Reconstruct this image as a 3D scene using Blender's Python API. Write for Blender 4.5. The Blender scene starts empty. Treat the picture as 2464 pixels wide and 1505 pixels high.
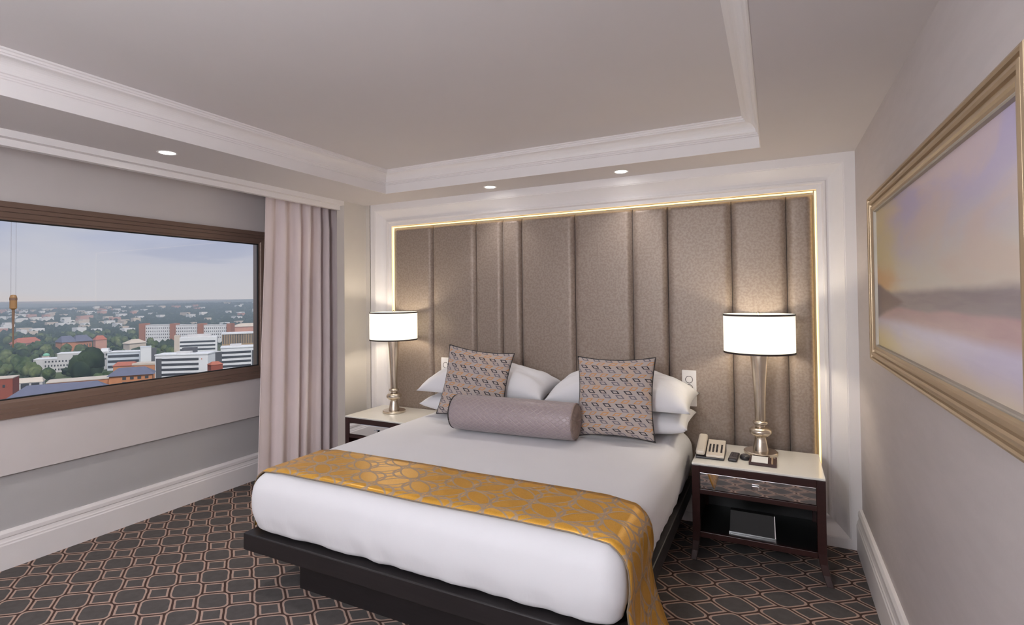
import bpy, bmesh, math, random
from mathutils import Vector, Matrix, noise
from mathutils.bvhtree import BVHTree

random.seed(7)
R = math.radians
SC = bpy.context.scene
COL = SC.collection

# ------------------------------------------------------------------ camera
CAM_H = 1.50
YAW, PITCH, ROLL = R(26.656), R(0.968), R(-0.588)
F_PX, CY_PX = 1256.66, 692.1
f0 = Vector((-math.sin(YAW), math.cos(YAW), 0)); r0 = Vector((math.cos(YAW), math.sin(YAW), 0)); u0 = Vector((0, 0, 1))
fw = f0 * math.cos(PITCH) + u0 * math.sin(PITCH)
up = -f0 * math.sin(PITCH) + u0 * math.cos(PITCH)
rt = r0 * math.cos(ROLL) + up * math.sin(ROLL)
upv = -r0 * math.sin(ROLL) + up * math.cos(ROLL)
cd = bpy.data.cameras.new('camera'); cam = bpy.data.objects.new('camera', cd); COL.objects.link(cam)
cd.sensor_width = 36.0; cd.lens = 36.0 * F_PX / 2464.0
cd.shift_y = -(752.5 - CY_PX) / 2464.0
cd.clip_start = 0.02; cd.clip_end = 30000
mw = Matrix.Identity(4)
for i in range(3):
    mw[i][0] = rt[i]; mw[i][1] = upv[i]; mw[i][2] = -fw[i]
mw[2][3] = CAM_H
cam.matrix_world = mw
SC.camera = cam

SC.view_settings.view_transform = 'Standard'; SC.view_settings.look = 'None'
SC.view_settings.exposure = 0.20; SC.view_settings.gamma = 1.0; SC.view_settings.use_curve_mapping = False

SC.cycles.use_denoising = True; SC.cycles.use_light_tree = False
SC.cycles.use_adaptive_sampling = True; SC.cycles.adaptive_threshold = 0.06
SC.cycles.max_bounces = 6; SC.cycles.diffuse_bounces = 4; SC.cycles.glossy_bounces = 3

# light levels
SKY = 0.86
DOWNLIGHT_W = 10.0
LAMP_W = 6.5
STRIP = 2.0
FILL_GLOBE = 11.0
FILL_PENDANT = 62.0
WINDOW_DOWNLIGHT_W = 26.0


# ------------------------------------------------------------------ node helpers
class S:
    """a socket with arithmetic"""
    def __init__(s, t, k): s.t, s.k = t, k
    def m(s, op, *o, clamp=False):
        n = s.t.nodes.new('ShaderNodeMath'); n.operation = op; n.use_clamp = clamp
        for i, v in enumerate((s,) + o):
            if isinstance(v, S): s.t.links.new(v.k, n.inputs[i])
            else: n.inputs[i].default_value = v
        return S(s.t, n.outputs[0])
    def __add__(s, o): return s.m('ADD', o)
    def __sub__(s, o): return s.m('SUBTRACT', o)
    def __mul__(s, o): return s.m('MULTIPLY', o)
    def __truediv__(s, o): return s.m('DIVIDE', o)
    def abs(s): return s.m('ABSOLUTE')
    def fract(s): return s.m('FRACT')
    def gt(s, o): return s.m('GREATER_THAN', o)
    def lt(s, o): return s.m('LESS_THAN', o)
    def min(s, o): return s.m('MINIMUM', o)
    def max(s, o): return s.m('MAXIMUM', o)
    def pow(s, o): return s.m('POWER', o)
    def sqrt(s): return s.m('SQRT')
    def sin(s): return s.m('SINE')
    def ss(s, a, b):
        n = s.t.nodes.new('ShaderNodeMapRange'); n.interpolation_type = 'SMOOTHSTEP'
        s.t.links.new(s.k, n.inputs[0]); n.inputs[1].default_value = a; n.inputs[2].default_value = b
        return S(s.t, n.outputs[0])
    def rng(s, a, b, c, d):
        n = s.t.nodes.new('ShaderNodeMapRange'); s.t.links.new(s.k, n.inputs[0])
        for i, v in enumerate((a, b, c, d)): n.inputs[i + 1].default_value = v
        return S(s.t, n.outputs[0])


def col4(c): return (c[0], c[1], c[2], 1.0)


def mixc(t, fac, a, b):
    n = t.nodes.new('ShaderNodeMix'); n.data_type = 'RGBA'
    for i, v in ((0, fac), (6, a), (7, b)):
        if isinstance(v, S): t.links.new(v.k, n.inputs[i])
        elif i == 0: n.inputs[0].default_value = v
        else: n.inputs[i].default_value = col4(v)
    return S(t, n.outputs[2])


def srgb(r, g, b):
    f = lambda c: c / 12.92 if c <= 0.04045 else ((c + 0.055) / 1.055) ** 2.4
    return (f(r / 255), f(g / 255), f(b / 255))


def new_mat(name):
    m = bpy.data.materials.new(name); m.use_nodes = True
    t = m.node_tree
    b = t.nodes['Principled BSDF']
    return m, t, b


def coords(t, kind='Object'):
    n = t.nodes.new('ShaderNodeTexCoord')
    s = t.nodes.new('ShaderNodeSeparateXYZ'); t.links.new(n.outputs[kind], s.inputs[0])
    return S(t, s.outputs[0]), S(t, s.outputs[1]), S(t, s.outputs[2]), n.outputs[kind]


def noise_tex(t, vec, scale, detail=3, dist=0.0, stretch=None):
    if stretch:
        mp = t.nodes.new('ShaderNodeMapping'); mp.inputs['Scale'].default_value = stretch
        t.links.new(vec, mp.inputs[0]); vec = mp.outputs[0]
    n = t.nodes.new('ShaderNodeTexNoise'); n.inputs['Scale'].default_value = scale; n.inputs['Detail'].default_value = detail
    n.inputs['Distortion'].default_value = dist
    t.links.new(vec, n.inputs['Vector'])
    return S(t, n.outputs[0])


def bump(t, b, h, strength=0.3, dist=0.01):
    n = t.nodes.new('ShaderNodeBump'); n.inputs['Strength'].default_value = strength; n.inputs['Distance'].default_value = dist
    t.links.new(h.k, n.inputs['Height']); t.links.new(n.outputs[0], b.inputs['Normal'])


def mat(name, c, rough=0.6, metal=0.0, var=0.06, scale=12.0, bmp=0.0, bscale=200.0, stretch=None, sheen=0.0, spec=None, emis=None, estr=0.0, coat=0.0):
    m, t, b = new_mat(name)
    x, y, z, v = coords(t)
    n = noise_tex(t, v, scale, 3, stretch=stretch)
    cc = mixc(t, n, [k * (1 - var) for k in c], [min(1, k * (1 + var)) for k in c])
    t.links.new(cc.k, b.inputs['Base Color'])
    b.inputs['Roughness'].default_value = rough; b.inputs['Metallic'].default_value = metal
    if sheen: b.inputs['Sheen Weight'].default_value = sheen
    if coat: b.inputs['Coat Weight'].default_value = coat
    if spec is not None: b.inputs['Specular IOR Level'].default_value = spec
    if emis: b.inputs['Emission Color'].default_value = col4(emis); b.inputs['Emission Strength'].default_value = estr
    if bmp: bump(t, b, noise_tex(t, v, bscale, 2), bmp, 0.004)
    return m


# ------------------------------------------------------------------ mesh helpers
class MB:
    def __init__(s): s.v, s.f, s.uv, s.mi = [], [], None, []
    def add(s, pts, faces, mi=0):
        o = len(s.v); s.v += [tuple(p) for p in pts]; s.f += [tuple(o + i for i in f) for f in faces]; s.mi += [mi] * len(faces)
        return s
    def box(s, x0, x1, y0, y1, z0, z1, mi=0):
        p = [(x, y, z) for x in (x0, x1) for y in (y0, y1) for z in (z0, z1)]
        return s.add(p, [(0, 1, 3, 2), (4, 6, 7, 5), (0, 4, 5, 1), (2, 3, 7, 6), (0, 2, 6, 4), (1, 5, 7, 3)], mi)
    def hexa(s, lo, hi, mi=0):
        """prism from 4 bottom points to 4 top points (both counter-clockwise from above)"""
        return s.add(list(lo) + list(hi), [(3, 2, 1, 0), (4, 5, 6, 7), (0, 1, 5, 4), (1, 2, 6, 5), (2, 3, 7, 6), (3, 0, 4, 7)], mi)
    def lathe(s, prof, n=32, c=(0, 0, 0), axis='Z', mi=0, close=True):
        pts = []
        for r, h in prof:
            for k in range(n):
                a = 2 * math.pi * k / n
                q = (r * math.cos(a), r * math.sin(a), h)
                if axis == 'X': q = (q[2], q[0], q[1])
                if axis == 'Y': q = (q[0], -q[2], q[1])
                pts.append((c[0] + q[0], c[1] + q[1], c[2] + q[2]))
        fs = []
        for i in range(len(prof) - 1):
            for k in range(n):
                fs.append((i * n + k, i * n + (k + 1) % n, (i + 1) * n + (k + 1) % n, (i + 1) * n + k))
        if close:
            fs.append(tuple(reversed(range(n)))); fs.append(tuple((len(prof) - 1) * n + k for k in range(n)))
        return s.add(pts, fs, mi)
    def tube(s, path, r, n=8, mi=0):
        path = [Vector(p) for p in path]; pts = []
        for i, p in enumerate(path):
            d = (path[min(i + 1, len(path) - 1)] - path[max(i - 1, 0)]).normalized()
            a = d.cross(Vector((0, 0, 1)) if abs(d.z) < 0.9 else Vector((1, 0, 0))).normalized(); b = d.cross(a)
            for k in range(n):
                an = 2 * math.pi * k / n
                pts.append(p + a * r * math.cos(an) + b * r * math.sin(an))
        fs = []
        for i in range(len(path) - 1):
            for k in range(n):
                fs.append((i * n + k, i * n + (k + 1) % n, (i + 1) * n + (k + 1) % n, (i + 1) * n + k))
        fs.append(tuple(reversed(range(n)))); fs.append(tuple((len(path) - 1) * n + k for k in range(n)))
        return s.add(pts, fs, mi)
    def loop(s, place, a0, a1, b0, b1, prof, mi=0):
        """mitred rectangular moulding: place(a, b, depth); profile = (inset, depth) points"""
        pts = []
        for u, d in prof:
            pts += [place(a0 + u, b0 + u, d), place(a1 - u, b0 + u, d), place(a1 - u, b1 - u, d), place(a0 + u, b1 - u, d)]
        fs = []
        for i in range(len(prof) - 1):
            for k in range(4):
                fs.append((i * 4 + k, i * 4 + (k + 1) % 4, (i + 1) * 4 + (k + 1) % 4, (i + 1) * 4 + k))
        return s.add(pts, fs, mi)
    def grid(s, fn, nu, nv, uvfn=None, mi=0):
        pts = [fn(i / nu, j / nv) for j in range(nv + 1) for i in range(nu + 1)]
        fs = [(j * (nu + 1) + i, j * (nu + 1) + i + 1, (j + 1) * (nu + 1) + i + 1, (j + 1) * (nu + 1) + i) for j in range(nv) for i in range(nu)]
        if uvfn:
            s.uv = s.uv or {}
            o = len(s.v)
            for j in range(nv + 1):
                for i in range(nu + 1): s.uv[o + j * (nu + 1) + i] = uvfn(i / nu, j / nv)
        return s.add(pts, fs, mi)
    def build(s, name, mats, parent=None, smooth=False, bevel=0.0, seg=2, world=None, fixn=True, angle=None, merge=False):
        me = bpy.data.meshes.new(name)
        v = s.v
        if world is not None: v = [(p[0] - world[0], p[1] - world[1], p[2] - world[2]) for p in v]
        me.from_pydata(v, [], s.f)
        mats = mats if isinstance(mats, (list, tuple)) else [mats]
        for m in mats: me.materials.append(m)
        if len(mats) > 1: me.polygons.foreach_set('material_index', s.mi)
        if s.uv:
            l = me.uv_layers.new(name='uv')
            for lp in me.loops: l.data[lp.index].uv = s.uv.get(lp.vertex_index, (0, 0))
        if fixn or merge:
            bm = bmesh.new(); bm.from_mesh(me)
            if merge: bmesh.ops.remove_doubles(bm, verts=bm.verts, dist=1e-5)
            if fixn: bmesh.ops.recalc_face_normals(bm, faces=bm.faces)
            bm.to_mesh(me); bm.free()
        o = bpy.data.objects.new(name, me); COL.objects.link(o)
        if parent is not None: o.parent = parent
        if smooth:
            me.shade_smooth()
            if angle: me.set_sharp_from_angle(angle=R(angle))
        if bevel:
            b = o.modifiers.new('bevel', 'BEVEL'); b.width = bevel; b.segments = seg; b.limit_method = 'ANGLE'; b.angle_limit = R(40)
        return o


def tag(o, label, cat=None, group=None, kind=None):
    if label: o['label'] = label
    if cat: o['category'] = cat
    if group: o['group'] = group
    if kind: o['kind'] = kind
    return o


def struct(o, label=None):
    o['kind'] = 'structure'
    if label: o['label'] = label
    return o


def thing(name, loc, label, cat, group=None, rotz=0.0):
    e = bpy.data.objects.new(name, None); COL.objects.link(e); e.location = loc; e.rotation_euler = (0, 0, rotz); e.empty_display_size = 0.1
    return tag(e, label, cat, group)


def dup(root, loc=None, label=None, rotz=None):
    c = root.copy(); COL.objects.link(c)
    if loc is not None: c.location = loc
    if rotz is not None: c.rotation_euler[2] = rotz
    if label: c['label'] = label
    for ch in [o for o in root.children]:
        d = ch.copy(); COL.objects.link(d); d.parent = c
        for g in [o for o in ch.children]:
            e = g.copy(); COL.objects.link(e); e.parent = d
    return c


# ------------------------------------------------------------------ world
w = bpy.data.worlds.new('world'); SC.world = w; w.use_nodes = True
t = w.node_tree; bg = t.nodes['Background']
x, y, z, v = coords(t, 'Generated')
el = z
cl = noise_tex(t, v, 3.2, 5, 0.3, stretch=(1.0, 1.0, 6.0))
base = mixc(t, el.ss(-0.01, 0.06), srgb(214, 206, 206), srgb(204, 203, 214))
base = mixc(t, el.ss(0.05, 0.15), base, srgb(166, 178, 212))
base = mixc(t, el.ss(0.25, 0.8), base, srgb(182, 192, 214))
base = mixc(t, cl.ss(0.44, 0.62) * 0.6, base, srgb(208, 207, 214))
base = mixc(t, cl.ss(0.34, 0.46).m('MULTIPLY_ADD', -1.0, 1.0) * 0.35, base, srgb(160, 168, 196))
t.links.new(base.k, bg.inputs[0]); bg.inputs[1].default_value = SKY
sl = bpy.data.lights.new('sun', 'SUN'); so = bpy.data.objects.new('sun', sl); COL.objects.link(so)
sl.energy = 2.5; sl.angle = R(25); sl.color = (1, 0.97, 0.93)
so.rotation_euler = Vector((-0.75, 0.35, -0.8)).to_track_quat('-Z', 'Y').to_euler()

# ------------------------------------------------------------------ materials
WHITE = mat('white_trim_paint', (0.79, 0.75, 0.745), 0.42, var=0.02)
CEIL = mat('ceiling_paint', (0.66, 0.62, 0.625), 0.85, var=0.03, scale=2)
PANEL = mat('window_wall_paint', (0.62, 0.57, 0.56), 0.7, var=0.03, scale=3)
LOWWALL = mat('lower_wall_paint', (0.45, 0.435, 0.435), 0.75, var=0.03, scale=3)
PAPER = mat('taupe_wallpaper', (0.51, 0.455, 0.448), 0.55, var=0.07, scale=6, bmp=0.15, bscale=60, stretch=(1, 1, 5))
CORNERP = mat('cream_wall_paint', (0.62, 0.575, 0.53), 0.6, var=0.02)
BRONZE = mat('bronze_window_frame', srgb(122, 100, 88), 0.42, metal=0.25, var=0.12, scale=5, stretch=(1, 0.05, 4))
GASKET = mat('black_gasket', (0.012, 0.012, 0.012), 0.5)
DARKWOOD = mat('dark_stained_wood', srgb(50, 26, 24), 0.32, var=0.3, scale=14, stretch=(0.4, 6, 6))
BLACKWOOD = mat('black_stained_wood', srgb(34, 30, 31), 0.45, var=0.35, scale=20, stretch=(0.3, 5, 5))
BLACK = mat('black_interior', (0.012, 0.011, 0.011), 0.4)
CREAMTOP = mat('cream_lacquer', srgb(236, 233, 226), 0.16, var=0.04, scale=5)
SILVER = mat('silver_leaf', srgb(214, 203, 188), 0.27, metal=1.0, var=0.12, scale=40)
CHROME = mat('chrome', (0.85, 0.85, 0.85), 0.1, metal=1.0, var=0.02)
LINEN = mat('white_linen', (0.76, 0.75, 0.775), 0.85, var=0.015, scale=5, bmp=0.08, bscale=90, sheen=0.15)
PHONEM = mat('champagne_plastic', srgb(212, 202, 188), 0.38, metal=0.1, var=0.03)
DARKPL = mat('dark_plastic', srgb(44, 40, 42), 0.4, var=0.1)
GREYPL = mat('grey_rubber_buttons', srgb(92, 86, 88), 0.5, var=0.1)
PAPERW = mat('white_paper', (0.86, 0.86, 0.86), 0.8, var=0.02)
LEATHER = mat('brown_leather', srgb(74, 50, 48), 0.5, var=0.2, scale=60, bmp=0.2, bscale=400)
PLATEM = mat('white_plastic', (0.78, 0.75, 0.74), 0.3, var=0.02)
DARKTRIM = mat('dark_ribbon', srgb(48, 36, 34), 0.6, var=0.1)
GOLDF = mat('champagne_frame', srgb(176, 154, 126), 0.38, metal=0.5, var=0.06, scale=10)
SILVERLIP = mat('silver_lip', srgb(176, 168, 156), 0.55, metal=0.4, var=0.1)


def make_duvet():
    m, t, b = new_mat('white_duvet_cotton')
    x, y, z, v = coords(t)
    c = mixc(t, noise_tex(t, v, 5, 2), (0.745, 0.735, 0.76), (0.775, 0.765, 0.79))
    t.links.new(c.k, b.inputs['Base Color']); b.inputs['Roughness'].default_value = 0.85; b.inputs['Sheen Weight'].default_value = 0.15
    folds = noise_tex(t, v, 26, 3, 0.4, stretch=(1, 1, 0.10)); soft = noise_tex(t, v, 3.0, 2)
    low = z.ss(0.30, 0.52).m('MULTIPLY_ADD', -0.8, 1.0)
    bump(t, b, folds * low * 0.5 + soft, 0.22, 0.02)
    return m


DUVETM = make_duvet()


def make_glass():
    m, t, b = new_mat('window_glass'); t.nodes.remove(b)
    out = t.nodes['Material Output']
    tr = t.nodes.new('ShaderNodeBsdfTransparent'); tr.inputs[0].default_value = (0.95, 0.96, 0.965, 1)
    gl = t.nodes.new('ShaderNodeBsdfGlossy'); gl.inputs['Roughness'].default_value = 0.01
    lw = t.nodes.new('ShaderNodeFresnel'); lw.inputs[0].default_value = 1.22
    mx = t.nodes.new('ShaderNodeMixShader')
    t.links.new(lw.outputs[0], mx.inputs[0]); t.links.new(tr.outputs[0], mx.inputs[1]); t.links.new(gl.outputs[0], mx.inputs[2])
    t.links.new(mx.outputs[0], out.inputs[0])
    return m


GLASS = make_glass()


def emit(name, c, s):
    m, t, b = new_mat(name)
    b.inputs['Base Color'].default_value = col4(c); b.inputs['Emission Color'].default_value = col4(c); b.inputs['Emission Strength'].default_value = s
    return m


def make_carpet(name, px, py, ox, oy):
    m, t, b = new_mat(name)
    x, y, z, v = coords(t)
    wob = (noise_tex(t, v, 9, 2) - 0.5) * 0.008
    u = (((x - ox + wob) / px + 0.5).fract() - 0.5).abs()
    q = (((y - oy + wob) / py + 0.5).fract() - 0.5).abs()
    sm = u + q
    D = ((sm / 0.575).pow(18) + (u / 0.5).pow(18) + (q / 0.5).pow(18)).pow(1 / 18)
    grey = mixc(t, noise_tex(t, v, 30, 3), srgb(80, 76, 75), srgb(100, 95, 93))
    tan = mixc(t, noise_tex(t, v, 160, 2), srgb(160, 134, 122), srgb(198, 170, 156))
    brown = mixc(t, noise_tex(t, v, 160, 2), srgb(64, 47, 43), srgb(86, 66, 60))
    c = mixc(t, D.ss(0.84, 0.855), grey, tan)
    c = mixc(t, D.ss(0.958, 0.972), c, brown)
    s2 = sm.m('MULTIPLY_ADD', -1.0, 1.0)
    c = mixc(t, s2.ss(0.356, 0.368).m('MULTIPLY_ADD', -1.0, 1.0), c, tan)
    c = mixc(t, s2.ss(0.280, 0.292).m('MULTIPLY_ADD', -1.0, 1.0), c, grey)
    t.links.new(c.k, b.inputs['Base Color'])
    b.inputs['Roughness'].default_value = 0.95; b.inputs['Specular IOR Level'].default_value = 0.15
    h = noise_tex(t, v, 420, 2) + D.ss(0.8, 0.85) * 0.5
    bump(t, b, h, 0.5, 0.004)
    return m


CARPET = make_carpet('carpet_lattice', 0.2115, 0.1545, -0.195, 3.06)


def make_satin():
    m, t, b = new_mat('champagne_satin')
    x, y, z, v = coords(t)
    n1 = noise_tex(t, v, 260, 2); n2 = noise_tex(t, v, 70, 2)
    c = mixc(t, n2.ss(0.35, 0.65), srgb(138, 122, 111), srgb(152, 137, 126))
    t.links.new(c.k, b.inputs['Base Color'])
    b.inputs['Metallic'].default_value = 0.25; b.inputs['Roughness'].default_value = 0.46
    b.inputs['Sheen Weight'].default_value = 0.2
    bump(t, b, n1 + n2, 0.06, 0.002)
    return m


SATIN = make_satin()


def make_runner():
    m, t, b = new_mat('gold_ring_runner')
    x, y, z, v = coords(t, 'UV')
    p = x / 0.31 + y / 0.26; q = x / 0.31 - y / 0.26
    a = (p.fract() - 0.5).abs(); c = (q.fract() - 0.5).abs()
    def ring(cx, cy, r, wd):
        d = ((a - cx) * (a - cx) + (c - cy) * (c - cy)).sqrt()
        return (d - r).abs().ss(wd - 0.012, wd + 0.012)
    k = ring(0, 0, 0.707, 0.020).min(ring(1, 0, 0.707, 0.020)).min(ring(0, 1, 0.707, 0.020))
    k = k.min(ring(0, 0.5, 0.40, 0.030)).min(ring(0.5, 0, 0.40, 0.030))
    n = noise_tex(t, v, 300, 2, stretch=(1, 0.2, 1))
    gold = mixc(t, n, srgb(204, 146, 44), srgb(230, 176, 76))
    taupe = mixc(t, n, srgb(158, 134, 108), srgb(182, 158, 134))
    t.links.new(mixc(t, k, taupe, gold).k, b.inputs['Base Color'])
    mr = k.rng(0, 1, 0.0, 0.30); t.links.new(mr.k, b.inputs['Metallic'])
    rr = k.rng(0, 1, 0.6, 0.32); t.links.new(rr.k, b.inputs['Roughness'])
    bump(t, b, n + k * 0.6, 0.12, 0.002)
    return m


RUNNER = make_runner()


def make_cushion():
    m, t, b = new_mat('rhombus_cushion_fabric')
    x, y, z, v = coords(t, 'UV')           # 0..1 over the cushion
    base = mixc(t, noise_tex(t, v, 160, 2), srgb(158, 148, 148), srgb(192, 178, 168))
    warm = noise_tex(t, v, 5, 2)
    base = mixc(t, warm.ss(0.45, 0.7) * 0.35, base, srgb(196, 160, 124))
    rows = 6.3; cols = 6.3
    c = base
    for off, shift, colr in ((0.0, 0.0, srgb(34, 30, 40)), (0.345, 0.62, srgb(104, 98, 108)), (0.68, 0.20, srgb(196, 140, 84))):
        ry = y * rows + off
        yy = ry.fract() - 0.5
        xx = (x * cols + shift + ry.m('FLOOR') * 0.37).fract() - 0.5 + yy * (0.9 if off < 0.6 else -1.1)
        d = (xx.abs() / 0.25).max(yy.abs() / 0.125)
        k = d.ss(0.56, 0.66) * (d.ss(0.97, 1.07).m('MULTIPLY_ADD', -1.0, 1.0))
        c = mixc(t, k, c, colr)
    t.links.new(c.k, b.inputs['Base Color']); b.inputs['Roughness'].default_value = 0.75; b.inputs['Sheen Weight'].default_value = 0.2
    bump(t, b, noise_tex(t, v, 300, 2), 0.2, 0.002)
    return m


CUSHION = make_cushion()


def make_quilt():
    m, t, b = new_mat('mauve_quilted_satin')
    x, y, z, v = coords(t, 'UV')
    p = (x / 0.044 + y / 0.032).fract() - 0.5; q = (x / 0.044 - y / 0.032).fract() - 0.5
    k = p.abs().max(q.abs()).ss(0.36, 0.5)
    n = noise_tex(t, v, 60, 3)
    c = mixc(t, n, srgb(144, 129, 131), srgb(168, 155, 158)); c = mixc(t, k * 0.6, c, srgb(176, 160, 154))
    t.links.new(c.k, b.inputs['Base Color']); b.inputs['Roughness'].default_value = 0.42; b.inputs['Metallic'].default_value = 0.15; b.inputs['Sheen Weight'].default_value = 0.25
    bump(t, b, k * -1.0 + n * 0.2, 0.35, 0.006)
    return m


QUILT = make_quilt()
QUILTEND = mat('mauve_gathered_fabric', srgb(140, 122, 114), 0.6, var=0.35, scale=30, bmp=0.4, bscale=120)


def make_curtain():
    m, t, b = new_mat('mauve_curtain_fabric')
    x, y, z, v = coords(t)
    n = noise_tex(t, v, 20, 2, stretch=(1, 1, 0.1))
    c = mixc(t, n, srgb(222, 207, 208), srgb(230, 216, 216))
    t.links.new(c.k, b.inputs['Base Color']); b.inputs['Roughness'].default_value = 0.8; b.inputs['Sheen Weight'].default_value = 0.15
    bump(t, b, noise_tex(t, v, 500, 2), 0.1, 0.002)
    return m


CURTAIN = make_curtain()


def make_shade():
    m, t, b = new_mat('lamp_shade_fabric')
    x, y, z, v = coords(t)
    out = t.nodes['Material Output']
    tl = t.nodes.new('ShaderNodeBsdfTranslucent'); tl.inputs[0].default_value = (0.9, 0.9, 0.86, 1)
    mx = t.nodes.new('ShaderNodeMixShader'); mx.inputs[0].default_value = 0.5
    c = mixc(t, noise_tex(t, v, 150, 2), (0.84, 0.82, 0.76), (0.9, 0.88, 0.83)); t.links.new(c.k, b.inputs['Base Color'])
    b.inputs['Roughness'].default_value = 0.9
    b.inputs['Emission Color'].default_value = (1.0, 0.96, 0.88, 1); b.inputs['Emission Strength'].default_value = 0.5
    t.links.new(b.outputs[0], mx.inputs[1]); t.links.new(tl.outputs[0], mx.inputs[2]); t.links.new(mx.outputs[0], out.inputs[0])
    return m


SHADE = make_shade()


def make_painting():
    m, t, b = new_mat('landscape_canvas')
    x, y, z, v = coords(t, 'UV')            # x: 0 far end .. 1 near end, y: 0 bottom .. 1 top
    n = noise_tex(t, v, 3.0, 5, 0.6); n2 = noise_tex(t, v, 14, 4, 0.8, stretch=(0.5, 1.8, 1)); wv = noise_tex(t, v, 5, 4) - 0.5
    inv = lambda q: q.m('MULTIPLY_ADD', -1.0, 1.0)
    sky = mixc(t, (y + wv * 0.30).ss(0.42, 1.0), srgb(206, 198, 186), srgb(178, 166, 196))
    sky = mixc(t, n.ss(0.42, 0.62) * 0.6, sky, srgb(208, 184, 170))
    gl = inv((x + wv * 0.45 + (y - 0.55).abs() * 0.15).ss(0.02, 0.42))
    sky = mixc(t, gl * 0.75, sky, srgb(204, 184, 116))
    gl2 = inv((x * 0.9 + (y - 0.47).abs() * 1.8 + wv * 0.35).ss(0.10, 0.36))
    sky = mixc(t, gl2 * 0.6, sky, srgb(200, 140, 84))
    land = mixc(t, n2, srgb(126, 114, 122), srgb(156, 146, 144))
    c = mixc(t, (y + wv * 0.05 + x * -0.03).ss(0.365, 0.415), land, sky)
    band = mixc(t, n2, srgb(160, 126, 134), srgb(182, 152, 152))
    c = mixc(t, inv((y + wv * 0.05 + x * -0.02).ss(0.275, 0.305)), c, band)
    water = mixc(t, n2, srgb(198, 188, 206), srgb(182, 172, 198))
    c = mixc(t, inv((y + wv * 0.05 + x * 0.02).ss(0.185, 0.25)), c, water)
    low = mixc(t, n, srgb(204, 192, 164), srgb(206, 182, 166))
    c = mixc(t, inv((y + wv * 0.12 + x * 0.06).ss(0.02, 0.20)), c, low)
    c = mixc(t, gl * inv(y.ss(0.04, 0.26)) * 0.75, c, srgb(206, 184, 112))
    dark = inv((x * 0.62 + (y - 0.335).abs() * 1.25 + wv * 0.10).ss(0.13, 0.185))
    c = mixc(t, dark, c, srgb(112, 92, 92))
    t.links.new(c.k, b.inputs['Base Color']); b.inputs['Roughness'].default_value = 0.35; b.inputs['Specular IOR Level'].default_value = 0.3
    bump(t, b, n2, 0.1, 0.002)
    return m


PAINTING = make_painting()

# ------------------------------------------------------------------ room shell
XL, XR, YB, YF, ZS, ZT = -3.86, 0.435, 3.63, -1.9, 2.333, 2.50
struct(MB().box(-3.95, 0.6, YF - 0.1, 3.9, -0.12, 0.0).build('floor', CARPET), 'dark carpet with a tan lattice of rounded cells and diamonds')

# window wall: window opening y -0.30..3.013, z 0.858..2.075
WY0, WY1, WZ0, WZ1 = -0.30, 3.07, 0.842, 2.062
m = MB()
m.box(XL - 0.2, XL, YF, 3.9, WZ1, 2.6)
m.box(XL - 0.2, XL, YF, 3.9, 0.525, WZ0)
m.box(XL - 0.2, XL, YF, WY0, WZ0, WZ1)
m.box(XL - 0.2, XL, WY1, 3.9, WZ0, WZ1)
m.box(XL - 0.2, XL - 0.03, YF, 3.9, 0.0, 0.525, mi=1)
struct(m.build('wall_left', [PANEL, LOWWALL]), 'pale window wall with a projecting panel above a grey lower strip')
bb = [(0.0, 0.0), (0.030, 0.0), (0.030, 0.135), (0.026, 0.142), (0.026, 0.150), (0.022, 0.156), (0.018, 0.172), (0.022, 0.178), (0.022, 0.198), (0.014, 0.212), (0.0, 0.214)]


def extrude_y(m, prof, x0, sgn, y0, y1, sc=1.0):
    n = len(prof)
    pts = [(x0 + sgn * a, yy, b * sc) for yy in (y0, y1) for a, b in prof]
    fs = [(i, (i + 1) % n, n + (i + 1) % n, n + i) for i in range(n)] + [tuple(range(n)), tuple(range(2 * n - 1, n - 1, -1))]
    return m.add(pts, fs)


struct(extrude_y(MB(), bb, XL - 0.03, 1, YF, 3.9).build('baseboard_left', WHITE), 'white stepped baseboard under the window')
struct(extrude_y(MB(), bb, XR, -1, YF, YB - 0.002, 1.13).build('baseboard_right', WHITE), 'white stepped baseboard under the painting')
struct(MB().box(XR, XR + 0.15, YF, 3.9, 0, 2.7).build('wall_right', PAPER), 'taupe papered wall with the framed painting')
struct(MB().box(-4.06, XR + 0.15, YF - 0.1, YF, 0, 2.7).build('wall_front', PANEL), 'plain wall behind the viewer')
struct(MB().box(-4.06, XR + 0.15, 3.76, 3.9, 0, 2.7).build('wall_back', CORNERP), 'wall behind the padded headboard')
# corner pier beside the curtain + flat strip to the surround
m = MB(); m.box(-3.385, -3.30, 3.365, 3.76, 0, 2.6); m.box(-3.30, -3.245, 3.63, 3.76, 0, 2.6)
struct(m.build('wall_corner', CORNERP), 'cream corner pier between curtain and headboard surround')
# pelmet over the curtain track
m = MB(); m.box(-3.36, -3.30, YF, 3.365, 2.297, 2.6); m.box(-3.385, -3.345, YF, 3.365, 2.262, 2.297)
struct(m.build('trim_1', WHITE), 'white pelmet edge along the curtain pocket')

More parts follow.
